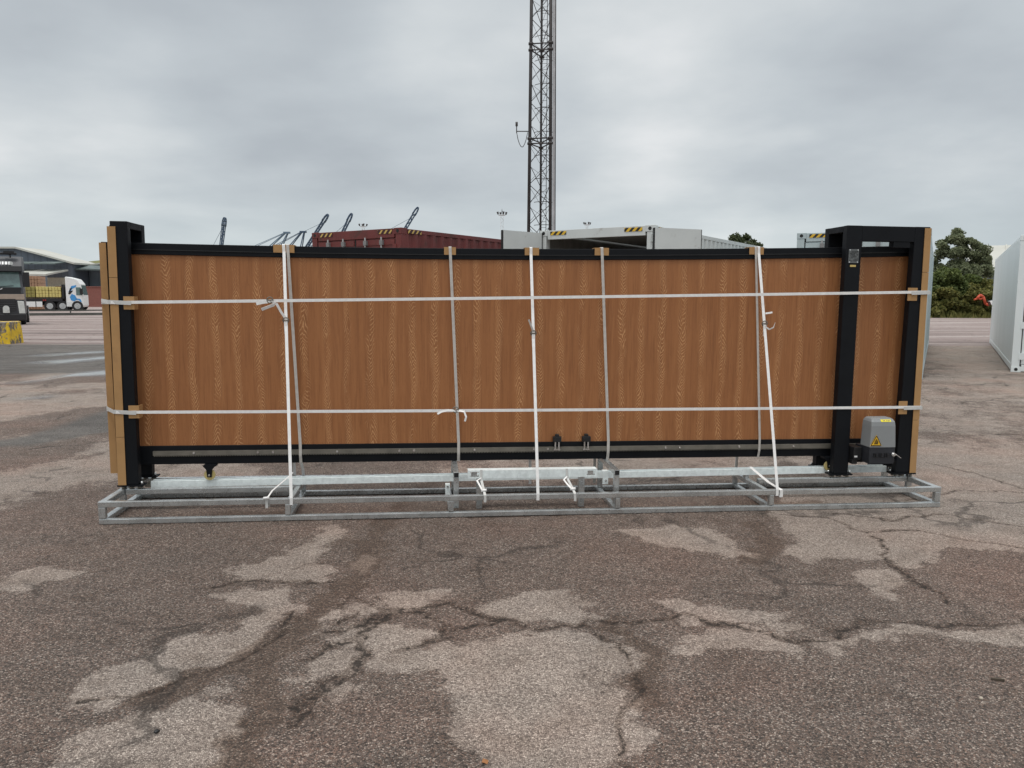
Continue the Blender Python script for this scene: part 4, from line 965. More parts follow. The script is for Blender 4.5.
# ------------------------------------------------------------------ ship-to-shore cranes, about a kilometre off
def crane(label, base, tip, mat, boom=True, y=1000.0, apex=None):
    bx, bz = base; tx, tz = tip
    sl = (tx-bx)/(tz-bz); hz = 46.0; hx = bx-sl*(bz-hz)
    e = thing('harbour_crane', label, 'harbour crane', place(hx, y, 0), group='harbour cranes on the horizon')
    for sx in (0, -22):
        for sy in (-9, 9): part(MB().bar((sx, sy, 0), (sx, sy, hz), 2, 2, up=(1, 0, 0)), 'leg', mat, e)
    part(MB().box(-60, 4, -8, -5, hz, hz+4).box(-60, 4, 5, 8, hz, hz+4).box(-24, 2, -10, 10, 16, 18.5), 'girder', mat, e)
    ax = (apex[0]-hx, apex[1]) if apex else (-9, 80)
    pk = MB()
    for sy in (-6, 6):
        pk.bar((2, sy, hz+4), (ax[0]+1.5, sy*.3, ax[1]), 1.1, 1.1, up=(0, 1, 0)).bar((-22, sy, hz+4), (ax[0]-1.5, sy*.3, ax[1]), 1.1, 1.1, up=(0, 1, 0))
        pk.bar((-58, sy, hz+4), (ax[0]-2, sy*.3, ax[1]), .6, .6, up=(0, 1, 0))
    pk.box(ax[0]-4, ax[0]+4, -2.5, 2.5, ax[1]-1.2, ax[1]+1.0)
    part(pk, 'apex_frame', mat, e)
    if boom:
        d = Vector((tx-hx, 0, tz-hz)); ln = d.length; d.normalize(); nx = Vector((d.z, 0, -d.x)); o = Vector((0, 0, hz))
        bm = MB()
        wd = 3.0
        for s in (-1, 1):
            for sy in (-2.2, 2.2): bm.bar(o+nx*s*wd/2*.8+Vector((0, sy, 0)), o+nx*s*wd/2+d*(ln-12)+Vector((0, sy, 0)), .95, .95, up=(0, 1, 0))
        k = 0.0; fl = 1
        while k < ln-16:
            for sy in (-2.2, 2.2): bm.bar(o+d*k+nx*fl*wd/2+Vector((0, sy, 0)), o+d*(k+6)-nx*fl*wd/2+Vector((0, sy, 0)), .55, .55, up=(0, 1, 0))
            fl *= -1; k += 6
        pts = []
        for i in range(9):
            a = math.pi*i/8; pts.append(o+d*(ln-12+1+9*math.sin(a) if 0 < i < 8 else ln-13)+nx*math.cos(a)*wd*.62)
        for sy in (-2.2, 2.2): bm.path([p+Vector((0, sy, 0)) for p in pts], .75, 6)
        part(bm, 'boom', mat, e)
        part(MB().bar((ax[0], 0, ax[1]), tuple(o+d*ln*.8), .35, .35, up=(0, 1, 0)), 'stay', mat, e)
crane('lone far crane with its boom raised nearly upright, leftmost on the horizon', (-372.4, 72.5), (-367.3, 102.8), M['crane'], apex=(-386, 62))
crane('far harbour crane with raised boom above the left corner of the maroon container', (-249, 85.4), (-234.3, 106.8), M['crane'], apex=(-268, 83))
crane('far harbour crane with raised boom, second from the left above the maroon container', (-215.6, 85.4), (-206.1+2, 108.1), M['crane'], apex=(-236, 74))
crane('far harbour crane with raised boom above the right part of the maroon container', (-134.8, 90.6), (-119.1, 115.8), M['crane'], apex=(-165, 82))
crane('far crane with its lowered boom and pale apex frame, by the left strap', (-300, 60), (-296, 70), M['crane_pale'], boom=False, apex=(-289, 82))

# ------------------------------------------------------------------ trees and bushes
def leaves(mb, pts, size, rs, out=None):
    for p in pts:
        n = Vector((rs.gauss(0, 1), rs.gauss(0, 1), rs.gauss(.5, 1))).normalized()
        t = n.cross(Vector((rs.gauss(0, 1), rs.gauss(0, 1), rs.gauss(0, 1)))).normalized(); b2 = n.cross(t)
        s = size*rs.uniform(.6, 1.4); l = s*rs.uniform(1.2, 1.9)
        p = Vector(p)
        mb.add([p-t*s*.5, p+b2*l*.4-t*s*.1, p+t*s*.5+b2*.1*s, p-b2*l*.4+t*s*.08], [(0, 1, 2, 3)])
def clump(rs, c, r, n, flat=.8, shell=.55):
    out = []
    while len(out) < n:
        d = Vector((rs.gauss(0, 1), rs.gauss(0, 1), rs.gauss(0, 1))).normalized()
        rad = r*(shell+(1-shell)*rs.random())*rs.uniform(.75, 1.08)
        out.append((c[0]+d.x*rad, c[1]+d.y*rad, c[2]+d.z*rad*flat))
    return out
def tree(name, label, x, y, clumps, trunk_h, leaf, n=260, size=.2, seed=1, group=None, cat='tree', tr_r=.16):
    rs = random.Random(seed)
    e = thing(name, label, cat, place(x, y, 0), group=group)
    tk = MB().tube((0, 0, -.05), (.1, 0, trunk_h), tr_r, 10, tr_r*.6)
    for c in clumps: tk.tube((.1*rs.random(), 0, trunk_h*rs.uniform(.5, 1)), (c[0]*.9, c[1]*.9, c[2]-.2*c[3]), tr_r*.4, 6, tr_r*.12)
    part(tk, 'trunk', M['bark'], e)
    mb = MB()
    for c in clumps:
        k = max(1, int(c[3]*3))
        for j in range(k*3):
            d = Vector((rs.gauss(0, 1), rs.gauss(0, 1), rs.gauss(.15, .8))).normalized()*c[3]*rs.uniform(.45, 1.0)
            leaves(mb, clump(rs, (c[0]+d.x, c[1]+d.y, c[2]+d.z*.8), c[3]*rs.uniform(.32, .55), int(n*c[3]/k/1.1), shell=.25), size, rs)
    part(mb, 'crown', leaf, e, kind=None)
tree('tree', 'rounded dark green tree rising above the shrubs at the right', 38.2, 66.5, [(-1.5, 0, 4.5, 1.3), (1.0, .2, 5.1, 1.4), (0, .3, 6.2, 1.2), (-.9, .1, 5.9, 1.0), (1.7, 0, 3.9, 1.2), (-2.0, .4, 3.9, 1.2), (-.8, -.4, 5.3, .95), (.6, -.5, 3.6, 1.4), (-.6, -.5, 3.4, 1.4), (2.2, .2, 4.7, .8), (-2.5, 0, 4.6, .75), (.9, 0, 5.7, .9)], 3.2, M['leaf'], n=1100, size=.15, seed=4)
tree('tree', 'small pale green tree top showing above the gate between the grey containers', 19.3, 66, [(-.6, 0, 5.8, 1.05), (.35, .2, 6.15, 1.05), (0, 0, 5.3, 1.3), (1.0, 0, 5.7, .95), (-1.1, 0, 5.45, .85)], 4.5, M['leaf3'], n=1000, size=.13, seed=9)
for i, (x, y, hs, lab, lf_, sd) in enumerate(((34.2, 61.6, 4.1, 'tall grass-green shrub under the tree, beside the blue-grey container', M['leaf_dark'], 21), (35.9, 62.4, 4.0, 'dark leafy shrub directly under the right-hand tree', M['leaf_dark'], 22),
        (37.6, 62.2, 3.0, 'loose shrub right of the tree behind the orange arm', M['leaf2'], 23), (34.8, 60.2, 2.4, 'low olive bramble bush at the foot of the tree', M['leaf2'], 24), (36.2, 60.0, 2.3, 'low yellowish bramble bush left of the orange arm', M['leaf2'], 25), (37.8, 59.8, 2.1, 'low bramble bush behind the white refrigerated container', M['leaf2'], 26), (33.2, 60.0, 2.5, 'low bramble bush beside the blue-grey container', M['leaf2'], 27), (39.2, 62.5, 2.6, 'shrub mostly hidden behind the white refrigerated container', M['leaf_dark'], 28))):
    rs = random.Random(sd); cl = []
    for k in range(8): cl.append((rs.uniform(-1.1, 1.1), rs.uniform(-.5, .5), max(.35, hs*(.10+.68*k/7)), max(.6, hs*rs.uniform(.22, .32))))
    tree('shrub', lab, x, y, cl, hs*.4, lf_, n=900, size=.15, seed=sd, group='shrubs along the yard edge', cat='shrub', tr_r=.06)
# rough grass and low growth along the yard edge
mb = MB(); rs = random.Random(77)
for k in range(5200):
    x = rs.uniform(30, 46); y = 58.6+rs.random()*2.2+(x-36)*-.1; h = rs.uniform(.12, .55); a = rs.uniform(0, 6.28); w = .05
    dx, dy = math.cos(a)*w, math.sin(a)*w; lx, ly = rs.gauss(0, .1), rs.gauss(0, .1)
    mb.add([(x-dx, y-dy, -.02), (x+dx, y+dy, -.02), (x+lx, y+ly, h)], [(0, 1, 2)])
g = mb.build('grass', M['leaf2']); tag(g, 'rough grass along the yard edge below the shrubs', 'grass', kind='stuff')
# orange machine arm with white bands before the bushes
oa = thing('loader_arm', 'bent orange machine arm with white banded end sticking out of the bushes', 'machine arm', place(35.1, 57.6, 0), (0, 0, 0))
part(MB().path([(-.5, 0, 1.45), (-.25, 0, 1.72), (.0, 0, 1.62), (.2, 0, 1.12), (.45, 0, .98)], .095, 8).torus((-.2, 0, 1.60), (0, 1, 0), .16, .065, 14, 6).tube((-.5, -.05, 1.45), (-.7, -.05, 1.4), .07, 6), 'arm', M['orange'], oa)
part(MB().bar((.35, 0, 1.12), (1.9, 0, 1.4), .22, .28), 'banded_beam', M['bands'], oa)
part(MB().box(1.5, 2.1, -.3, .3, -.01, .12).tube((1.8, 0, .12), (1.8, 0, 1.3), .07, 8), 'stand', M['rubber'], oa)
# pale roofed shed beyond
sh = thing('shed', 'long shed with a pale ribbed roof beyond the tree at the right', 'building', place(52, 82, -30), (0, 0, 0))
part(MB().box(-3, 20, 0, 14, -.05, 4.3), 'wall', M['clad'], sh)
mb = MB().hexa([(-3.4, -.4, 4.3), (20.4, -.4, 4.3), (20.4, 14.4, 4.3), (-3.4, 14.4, 4.3), (-3.4, 6.9, 7.4), (20.4, 6.9, 7.4), (20.4, 7.1, 7.4), (-3.4, 7.1, 7.4)])
for k in range(14): mb.bar((-3.3+k*1.8, -.38, 4.36), (-3.3+k*1.8, 6.9, 7.46), .12, .12)
part(mb, 'roof', M['roof_pale'], sh)

# ------------------------------------------------------------------ warehouses, hill, kerb at the left
wh = thing('warehouse', 'blue-grey clad warehouse with a pale sloping roof edge behind the trucks', 'building', place(-75, 110, 0), (0, 0, 0))
part(MB().prism([(-30, -.1), (12.6, -.1), (12.6, 6.1), (4.9, 8.15), (-30, 8.15)], 1, 0, 6), 'wall', M['clad'], wh)
ro = MB()
ro.hexa([(-30.3, -.5, 8.15), (5.0, -.5, 8.15), (5.0, 6.2, 8.15), (-30.3, 6.2, 8.15), (-30.3, -.5, 8.4), (5.0, -.5, 8.4), (5.0, 6.2, 8.4), (-30.3, 6.2, 8.4)])
ro.hexa([(5.0, -.5, 8.15), (13.2, -.5, 5.95), (13.2, 6.2, 5.95), (5.0, 6.2, 8.15), (5.0, -.5, 8.4), (13.2, -.5, 6.2), (13.2, 6.2, 6.2), (5.0, 6.2, 8.4)])
part(ro, 'roof', M['roof_pale'], wh)
ca = MB()
ca.hexa([(-12, -6, 4.45), (12.4, -6, 4.2), (12.4, -.6, 5.0), (-12, -.6, 5.2), (-12, -6, 4.75), (12.4, -6, 4.45), (12.4, -.6, 5.2), (-12, -.6, 5.4)])
part(ca, 'canopy', M['roof_pale'], wh)
gb = MB()
for k in range(6): gb.hexa([(-8+k*3.4, -3.2, 5.85), (-8+k*3.4+3.1, -3.2, 5.85), (-8+k*3.4+3.1, -.6, 6.2), (-8+k*3.4, -.6, 6.2), (-8+k*3.4, -3.2, 5.98), (-8+k*3.4+3.1, -3.2, 5.98), (-8+k*3.4+3.1, -.6, 6.33), (-8+k*3.4, -.6, 6.33)])
part(gb, 'gutter_canopy', M['gutter'], wh)
for x in (-10, -4.5, 1.5, 12.0): part(MB().box(x, x+.3, -5.8, -5.5, -.05, 4.22 if x > 11 else 4.4), 'column', M['clad2'], wh)
part(MB().box(-12, 3.2, -.25, -.005, -.05, 4.3), 'opening_shade_panel', M['truck_black'], wh)  # solid black slab, the opening's shade given as colour
part(MB().box(3.5, 7.2, -.2, -.004, -.05, 4.1), 'grey_door', M['clad2'], wh)
part(MB().box(7.5, 12.2, -.22, -.004, -.05, 4.1), 'cream_wall', M['cream'], wh)
w2 = thing('warehouse', 'lower blue-grey clad shed with a brick base right of the warehouse', 'building', place(-62.2, 114, 0), (0, 0, 0))
part(MB().prism([(0, -.1), (16, -.1), (16, 6.7), (9, 7.0), (0, 5.9)], 1, 0, 24), 'wall', M['clad2'], w2)
part(MB().hexa([(-.0, -.4, 5.9), (9, -.4, 7.0), (9, 24, 7.0), (0, 24, 5.9), (0, -.4, 6.1), (9, -.4, 7.2), (9, 24, 7.2), (0, 24, 6.1)]).hexa([(9, -.4, 7.0), (16, -.4, 6.7), (16, 24, 6.7), (9, 24, 7.0), (9, -.4, 7.2), (16, -.4, 6.9), (16, 24, 6.9), (9, 24, 7.2)]), 'roof', M['roof_pale'], w2)
part(MB().hexa([(-.4, -3.4, 5.2), (15, -3.4, 4.9), (15, -.5, 5.6), (-.4, -.5, 5.8), (-.4, -3.4, 5.4), (15, -3.4, 5.1), (15, -.5, 5.8), (-.4, -.5, 6.0)]), 'gutter_canopy', M['gutter'], w2)
bw = solo(MB().box(-3.6, 12, 0, .4, -.05, 2.75).box(-3.7, 12.1, -.08, .48, 2.75, 2.86), 'brick_wall', M['brick'], 'low red brick wall behind the white flatbed lorry cab', 'wall', place(-60, 108, 0), (0, 0, 0))
hl = MB(); vs = []; fs = []; nx = 40
for i in range(nx+1):
    x = -900+i*45
    hz = 36*math.exp(-((x+480)/260)**2)+15+4*math.sin(i*.7)
    vs += [(x, 900, -2), (x, 1010, hz), (x, 1400, -2)]
for i in range(nx): o = 3*i; fs += [(o, o+3, o+4, o+1), (o+1, o+4, o+5, o+2)]
hb = hl.add(vs, fs, True).build('hills', M['hillgrass']); tag(hb, kind='structure')
kb = MB().hexa([(-44, 58, -.05), (-22, 69, -.05), (-22.2, 69.5, -.05), (-44.2, 58.5, -.05), (-44, 58, .2), (-22, 69, .2), (-22.2, 69.5, .2), (-44.2, 58.5, .2)])
k1 = kb.build('kerb', M['kerb']); tag(k1, kind='structure')
gr = thing('guard_rail', 'low dark guard rail along the kerb in front of the flatbed lorry', 'guard rail', place(-44.2, 58.9, 26.565), (0, 0, 0))
part(MB().box(0, 24, -.04, .04, .34, .44), 'rail', M['kerb'], gr)
for k in range(9): part(MB().box(k*3-.05+.1, k*3+.05+.1, -.05, .05, -.05, .4), 'post', M['kerb'], gr)
lp = thing('sign_pole', 'thin grey pole standing by the kerb in front of the flatbed trailer', 'pole', place(-38.2, 60, 0), (0, 0, 0))
part(MB().tube((0, 0, -.05), (0, 0, 1.55), .05, 8), 'pole', M['mast_white'], lp); part(MB().box(-.1, .1, -.1, .1, -.02, .05), 'base', M['conc'], lp)

# yellow block
yb = MB()
yb.hexa([(-3.2, 0, -.05), (0, 0, -.05), (0, .9, -.05), (-3.2, .9, -.05), (-3.2, .05, .74), (-.03, .05, .72), (-.03, .85, .73), (-3.2, .85, .75)])
solo(yb, 'concrete_block', M['yblock'], 'chipped yellow painted concrete block at the left edge of the picture', 'concrete block', place(-16.55, 25.3, 6), (-1.5, 0, 0), bevel=.03)
solo(MB().path([(-1.9, .4, .74), (-1.6, .35, .86), (-1.2, .5, .82), (-.9, .4, .88), (-.5, .45, .74)], .025, 6), 'rope', M['bark'], 'old brown rope lying on top of the yellow block', 'rope', place(-16.55, 25.3, 6), (-1.2, .4, .74))

# ------------------------------------------------------------------ lorries
def wheel(t, x, y, r, w, axis='x', rimmat='galv'):
    a = (x-w/2, y, r) if axis == 'x' else (x, y-w/2, r); b = (x+w/2, y, r) if axis == 'x' else (x, y+w/2, r)
    ty = part(MB().tube(a, b, r, 24), 'wheel', M['rubber'], t)
    s = -1
    av, bv = Vector(a), Vector(b); d = (bv-av).normalized()
    part(MB().tube(av-d*.01, av+d*.02, r*.58, 18).tube(av-d*.06, av-d*.01, r*.22, 12).tube(bv-d*.02, bv+d*.01, r*.58, 18), 'rim', M[rimmat], ty)
def big_truck():
    t = thing('lorry', 'dark grey lorry tractor with tan bumper panel facing the camera at the left edge', 'lorry', place(-27.62, 41.4, 30), (0, 0, 0))
    W2 = 1.25
    # body: stepped front profile (y, z)
    prof = [(.18, .35), (.0, .55), (-.02, 1.75), (.04, 2.0), (.34, 2.95), (.45, 3.1), (1.1, 3.72), (2.3, 3.75), (2.3, .6), (.9, .6), (.9, .35)]
    part(MB().prism(prof, 0, -W2, W2), 'cab', M['truck_grey'], t, bevel=.05)
    part(MB().hexa([(-1.12, -.02+.055, 2.03), (1.12, .035, 2.03), (1.12, .08, 2.03), (-1.12, .08, 2.03), (-1.06, .29, 2.86), (1.06, .29, 2.86), (1.06, .34, 2.86), (-1.06, .34, 2.86)]), 'windscreen', M['glass'], t)
    part(MB().hexa([(-1.26, .02, 2.9), (1.26, .02, 2.9), (1.2, .4, 2.94), (-1.2, .4, 2.94), (-1.24, .1, 3.16), (1.24, .1, 3.16), (1.18, .45, 3.18), (-1.18, .45, 3.18)]), 'sun_visor', M['truck_black'], t)
    part(MB().box(-1.1, 1.1, -.05, -.021, 1.72, 1.95).box(-1.15, 1.15, -.03, .03, 1.95, 2.0), 'upper_grille', M['truck_black'], t)
    part(MB().bar((-.30, -.06, 1.70), (.30, -.06, 1.97), .05, .02, up=(0, 1, 0)).torus((0, -.06, 1.835), (0, 1, 0), .1, .015, 18, 6), 'grille_emblem', M['chrome'], t)
    part(MB().box(-1.27, 1.27, -.045, .0, 1.36, 1.66), 'tan_panel', M['truck_tan'], t, bevel=.02)
    g = part(MB().box(-.85, .85, -.07, -.046, .75, 1.4), 'lower_grille', M['truck_black'], t)
    mb = MB()
    for k in range(5): mb.box(-.84, .84, -.085, -.0705, .8+k*.12, .83+k*.12)
    part(mb, 'slats', M['truck_grey'], g)
    part(MB().box(-1.3, 1.3, -.12, .25, .22, .62), 'bumper', M['truck_black'], t, bevel=.06)
    for s in (-1, 1):
        part(MB().prism([(s*1.26, .62), (s*.98, .62), (s*.93, 1.3), (s*1.22, 1.28)], 1, -.08, .02), 'headlight', M['lamp_glass'], t, bevel=.02)
        part(MB().tube((s*.40, -.16, .90), (s*.40, -.07, .90), .15, 16).box(s*.40-.15, s*.40+.15, -.15, -.07, .66, .9), 'spot_lamp', M['lamp_glass'], t)
        part(MB().box(s*1.25, s*1.55, .1, .2, 2.05, 2.85) if s > 0 else MB().box(-1.55, -1.25, .1, .2, 2.05, 2.85), 'mirror', M['truck_black'], t, bevel=.03)
        part(MB().tube((s*.75, .38, 3.32), (s*.75, .3, 3.32), .09, 10), 'roof_lamp', M['lamp_glass'], t)
    part(MB().tube((-1.0, .85, 3.86), (1.0, .85, 3.86), .06, 8).tube((-.7, .85, 3.65), (-.7, .85, 3.86), .04, 6).tube((.7, .85, 3.65), (.7, .85, 3.86), .04, 6).box(.4, .9, .75, .95, 3.86, 4.0), 'light_bar', M['truck_black'], t)
    mb = MB(); x = -.75
    rs = random.Random(5)
    while x < .75: w = rs.uniform(.06, .12); mb.hexa([(x, .47, 3.26), (x+w, .47, 3.26), (x+w, .475, 3.26), (x, .475, 3.26), (x, .62, 3.42), (x+w, .62, 3.42), (x+w, .625, 3.42), (x, .625, 3.42)]); x += w+.05
    xf(mb, Matrix.Translation((0, .02, .0)))
    part(mb, 'roof_lettering', M['white'], t)
    wp = MB()
    for s in (-.5, .45): wp.bar((s-.35, .02, 2.06), (s+.35, .045, 2.12), .02, .02)
    part(wp, 'wiper', M['truck_black'], t)
    part(MB().box(-.45, .45, .9, 6.5, .55, .85), 'chassis', M['truck_black'], t)
    for s in (-1, 1):
        wheel(t, s*1.06, 1.3, .5, .3); wheel(t, s*1.0, 4.6, .5, .5)
big_truck()

def flatbed():
    F = place(-45.9, 80.0, 18)
    t = thing('flatbed_lorry', 'white lorry with blue livery marks towing a dark flatbed of packed goods', 'lorry', F, (0, 0, 0))
    # cab at the right end, facing +x; x=0 is the cab rear
    prof = [(0, .55), (1.5, .4), (1.6, .6), (1.59, 1.6), (1.48, 2.1), (1.38, 2.75), (1.05, 3.25), (.1, 3.5), (0, 3.45)]
    part(MB().prism(prof, 1, -1.2, 1.2), 'cab', M['white'], t, bevel=.06)
    part(MB().prism([(.95, 1.62), (1.5, 1.62), (1.46, 2.0), (1.38, 2.42), (.95, 2.42)], 1, -1.215, -1.2), 'side_window', M['glass'], t)
    part(MB().hexa([(1.605, -1.0, 1.65), (1.605, 1.0, 1.65), (1.57, 1.0, 1.65), (1.57, -1.0, 1.65), (1.42, -1.0, 2.65), (1.42, 1.0, 2.65), (1.37, 1.0, 2.65), (1.37, -1.0, 2.65)]), 'windscreen', M['glass'], t)
    mk = MB()
    mk.prism([(.25, 1.95), (.55, 2.55), (1.0, 2.65), (.95, 2.45), (.6, 2.25), (.45, 1.95)], 1, -1.218, -1.2005)
    mk.prism([(.45, 1.1), (.35, 1.45), (.55, 1.75), (.85, 1.6), (1.0, 1.2), (.75, 1.0)], 1, -1.218, -1.2005)
    mk.prism([(.9, 1.3), (1.3, 1.25), (1.42, .9), (1.3, .95), (1.15, 1.12), (.9, 1.15)], 1, -1.218, -1.2005)
    part(mk, 'livery_mark', M['sky_blue'], t)
    mk = MB().prism([(.22, 1.75), (.4, 2.3), (.62, 2.4), (.45, 2.05), (.7, 2.1), (.4, 1.7)], 1, -1.223, -1.2185)
    part(mk, 'livery_black_mark', M['inkblack'], t)  # black printed shape over the blue livery
    part(MB().box(.0, .5, -1.22, -.6, .45, .98), 'fuel_tank', M['white_dirty'], t, bevel=.04)
    part(MB().box(1.35, 1.6, -1.5, -1.25, 1.7, 2.3), 'mirror', M['inkblack'], t)
    part(MB().box(-14, -.35, -1.22, 1.22, 1.0, 1.28), 'flatbed', M['truck_black'], t)
    part(MB().box(-13.5, .1, -.5, .5, .6, 1.0), 'chassis', M['truck_black'], t)
    part(MB().box(-.35, -.15, -1.2, 1.2, 1.28, 2.7), 'headboard', M['inkblack'], t)
    sg = part(MB().box(-4.0, -2.15, -1.25, -1.21, .45, .98), 'side_guard', M['white'], t)
    part(MB().box(-2.75, -2.68, -1.26, -1.2505, .45, .98), 'gap', M['truck_black'], sg)
    part(MB().box(-2.08, -1.98, -1.24, -1.2205, 1.05, 1.18).box(-1.9, -1.8, -1.24, -1.2205, 1.05, 1.18), 'marker_lamp', M['redglass'], t)
    for x in (1.0, -.35, -1.5):
        for s in (-1, 1): wheel(t, x, s*1.05, .52, .32, axis='y')
    for x in (-8.4, -9.7, -11):
        for s in (-1, 1): wheel(t, x, s*1.05, .5, .32, axis='y')
    rs = random.Random(8)
    def pack(x0, x1, z0, z1, m, lab, y0=-1.15, y1=1.15, F=F):
        e = thing('packed_pallet', lab, 'pallet of goods', F, ((x0+x1)/2, 0, z0), group='pallets of packed goods')
        mb = MB(); nx = max(2, int((x1-x0)/.27)); nz = max(2, int((z1-z0-.12)/.3)); dx = (x1-x0)/nx; dz = (z1-z0-.12)/nz
        for i in range(nx):
            for k in range(nz):
                j = rs.uniform(-.02, .02)
                mb.box(x0+i*dx+.012, x0+(i+1)*dx-.012, y0+j, y1+j, z0+.12+k*dz+.005, z0+.12+(k+1)*dz-.012+(rs.uniform(0, .05) if k == nz-1 else 0))
        part(mb, 'goods', m, e, bevel=.03)
        part(MB().box(x0, x1, y0+.03, y1-.03, z0+.005, z0+.115), 'pallet', M['timber'], e)
    pack(-1.52, -.42, 1.29, 2.45, M['yellow_pack'], 'pale yellow packed pallet on the flatbed just behind the white cab')
    pack(-2.68, -1.56, 1.29, 2.45, M['yellow_pack'], 'pale yellow packed pallet on the flatbed, second from the white cab')
    pack(-3.8, -2.75, 1.29, 2.45, M['olive_pack'], 'olive packed pallet on the flatbed, third from the white cab')
    pack(-5.0, -3.9, 1.29, 2.45, M['olive_pack'], 'olive packed pallet on the flatbed, partly behind the dark lorry')
    pack(-4.6, -3.2, 2.0, 3.6, M['pink_pack'], 'pinkish packed stack behind the flatbed load under the canopy', 3.0, 5.2)
    pack(-5.9, -4.75, 2.0, 3.7, M['olive_pack'], 'olive packed stack behind the flatbed load, next to the pinkish one', 3.0, 5.2)
    pack(-4.6, -3.2, .0, 1.99, M['pink_pack'], 'pinkish packed stack on the ground hidden behind the flatbed', 3.0, 5.2)
    pack(-5.9, -4.75, .0, 1.99, M['olive_pack'], 'olive packed stack on the ground hidden behind the flatbed', 3.0, 5.2)
flatbed()

# ------------------------------------------------------------------ small litter on the tarmac
def lump(name, mat, label, cat, x, y, r, flat=.6, seed=0):
    rs = random.Random(seed); bm = bmesh.new(); bmesh.ops.create_icosphere(bm, subdivisions=2, radius=r)
    mb = MB(); idx = {}
    for v in bm.verts: v.co *= rs.uniform(.8, 1.15)
    mb.add([(v.co.x*1.3, v.co.y, v.co.z*flat) for v in bm.verts], [tuple(q.index for q in f.verts) for f in bm.faces], True); bm.free()
    z = zg(x, y)+r*flat*.6
    ob = mb.build(name, mat, None, place(x, y, seed*40, z)); tag(ob, label, cat); return ob
lump('pebble', M['stone'], 'pale oblong pebble on the tarmac at the lower right', 'pebble', 1.93, 2.99, .009, .6, 1)
lump('pebble', M['inkblack'], 'dark crumb of tarmac lying at the lower left', 'pebble', -1.32, 2.69, .01, .6, 2)
z = zg(-.09, 2.52)
solo(MB().add([(0, -.02, .004), (.018, -.004, .012), (.02, .015, .005), (0, .03, .013), (-.02, .012, .004), (-.016, -.006, .011), (0, .004, .006)], [(0, 1, 6), (1, 2, 6), (2, 3, 6), (3, 4, 6), (4, 5, 6), (5, 0, 6)]), 'fallen_leaf', M['leafdry'], 'small dry orange leaf on the tarmac at the bottom middle', 'leaf', place(-.09, 2.52, 30, z) @ Matrix.Scale(.62, 4))
solo(MB().bar((0, 0, .006), (.05, .01, .006), .009, .009), 'twig', M['bark'], 'short dark twig on the tarmac at the lower right', 'twig', place(2.07, 3.15, -25, zg(2.07, 3.15)))
solo(MB().add([(-.16, -.06, .01), (.1, -.1, .05), (.2, .04, .01), (-.05, .09, .06), (.02, 0, .03)], [(0, 1, 4), (1, 2, 4), (2, 3, 4), (3, 0, 4)]), 'litter_scrap', M['white'], 'scrap of pale litter on the ground left of the refrigerated container', 'litter', place(9.6, 18.2, 10, zg(9.6, 18.2)+.01))

# ------------------------------------------------------------------ sky and light
w = bpy.data.worlds.new('World'); scene.world = w; w.use_nodes = True
nt = w.node_tree; bg = nt.nodes['Background']; bg.inputs['Strength'].default_value = .1
SUN_EL, SUN_AZ = 74, 205    # degrees; azimuth from +y clockwise
sky = N(nt, 'ShaderNodeTexSky', sky_type='NISHITA', sun_disc=False); sky.sun_elevation = R(SUN_EL); sky.sun_rotation = R(SUN_AZ)
dirv = N(nt, 'ShaderNodeTexCoord').outputs['Generated']
sp = N(nt, 'ShaderNodeSeparateXYZ'); L(nt, dirv, sp.inputs[0])
zc = mth(nt, 'ADD', mth(nt, 'MAXIMUM', sp.outputs[2], 0.0), .22)
cb = N(nt, 'ShaderNodeCombineXYZ'); L(nt, mth(nt, 'DIVIDE', sp.outputs[0], zc), cb.inputs[0]); L(nt, mth(nt, 'DIVIDE', sp.outputs[1], zc), cb.inputs[1])
cv = mapping(nt, cb.outputs[0], (1, 1, 1), (3.1, 1.7, 0))
n1 = noise(nt, cv, .8, 6, .5); n2 = noise(nt, mapping(nt, cv, (1, 1.0, 1), (8, 2, 0)), 2.2, 5, .5)
cl = mth(nt, 'ADD', mth(nt, 'MULTIPLY', n1, .76), mth(nt, 'MULTIPLY', n2, .24))
def lobe(d, lo, hi):
    n = N(nt, 'ShaderNodeVectorMath', operation='DOT_PRODUCT'); L(nt, dirv, n.inputs[0]); n.inputs[1].default_value = Vector(d).normalized(); return step(nt, n.outputs['Value'], lo, hi)
cl = mth(nt, 'ADD', cl, mth(nt, 'MULTIPLY', lobe((.12, 1, .27), .93, 1.0), .12))
cl = mth(nt, 'SUBTRACT', cl, mth(nt, 'MULTIPLY', lobe((-.42, 1, .26), .95, 1.0), .11))
cl = mth(nt, 'SUBTRACT', cl, mth(nt, 'MULTIPLY', lobe((.5, 1, .26), .955, 1.0), .10))
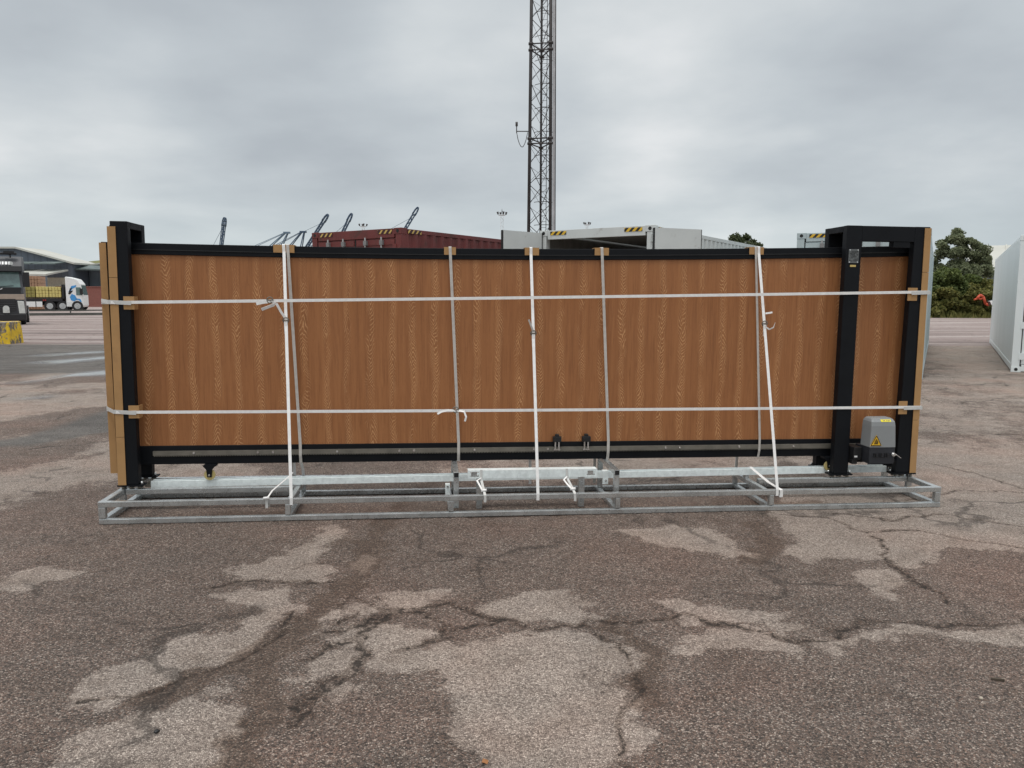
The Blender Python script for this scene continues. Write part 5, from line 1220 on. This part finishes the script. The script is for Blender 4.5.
cl = mth(nt, 'ADD', cl, mth(nt, 'MULTIPLY', lobe((-.55, 1, .05), .97, 1.0), .09))
cloud = ramp(nt, cl, [(.35, (4.6, 4.97, 5.3)), (.47, (5.55, 5.97, 6.25)), (.57, (6.7, 7.05, 7.2)), (.67, (8.2, 8.35, 8.4))])
hor = mth(nt, 'SUBTRACT', 1.0, step(nt, sp.outputs[2], .0, .16))
cloud = mix(nt, mth(nt, 'MULTIPLY', hor, .5), cloud, (5.9, 6.9, 7.2))
up = step(nt, sp.outputs[2], .36, .8)
cloud = mix(nt, up, cloud, mix(nt, .8, cloud, (13.5, 13.7, 13.8)))
L(nt, mix(nt, .93, sky.outputs[0], cloud), bg.inputs['Color'])
sd = bpy.data.lights.new('sun', 'SUN'); sd.energy = 1.5; sd.angle = R(20); sd.color = (1, .965, .92)
so = bpy.data.objects.new('sun', sd); COL.objects.link(so)
d = Vector((math.sin(R(SUN_AZ))*math.cos(R(SUN_EL)), math.cos(R(SUN_AZ))*math.cos(R(SUN_EL)), math.sin(R(SUN_EL))))
so.rotation_euler = d.to_track_quat('Z', 'Y').to_euler(); so.location = d*60

# ------------------------------------------------------------------ camera
cam = bpy.data.cameras.new('camera'); co = bpy.data.objects.new('camera', cam); COL.objects.link(co)
cam.sensor_fit = 'HORIZONTAL'; cam.sensor_width = 36; cam.lens = 768/1024*36; cam.clip_start = .05; cam.clip_end = 12000
pit = .1139; rol = .0017
right = Vector((1, 0, 0)); fwd = Vector((0, math.cos(pit), -math.sin(pit))); upv = Vector((0, math.sin(pit), math.cos(pit)))
r2 = right*math.cos(rol)+upv*math.sin(rol); u2 = upv*math.cos(rol)-right*math.sin(rol)
co.matrix_world = Matrix(((r2.x, u2.x, -fwd.x, 0), (r2.y, u2.y, -fwd.y, 0), (r2.z, u2.z, -fwd.z, 1.6), (0, 0, 0, 1)))
scene.camera = co
vs = scene.view_settings; vs.view_transform = 'Standard'; vs.look = 'None'; vs.exposure = 0; vs.gamma = 1; vs.use_curve_mapping = False
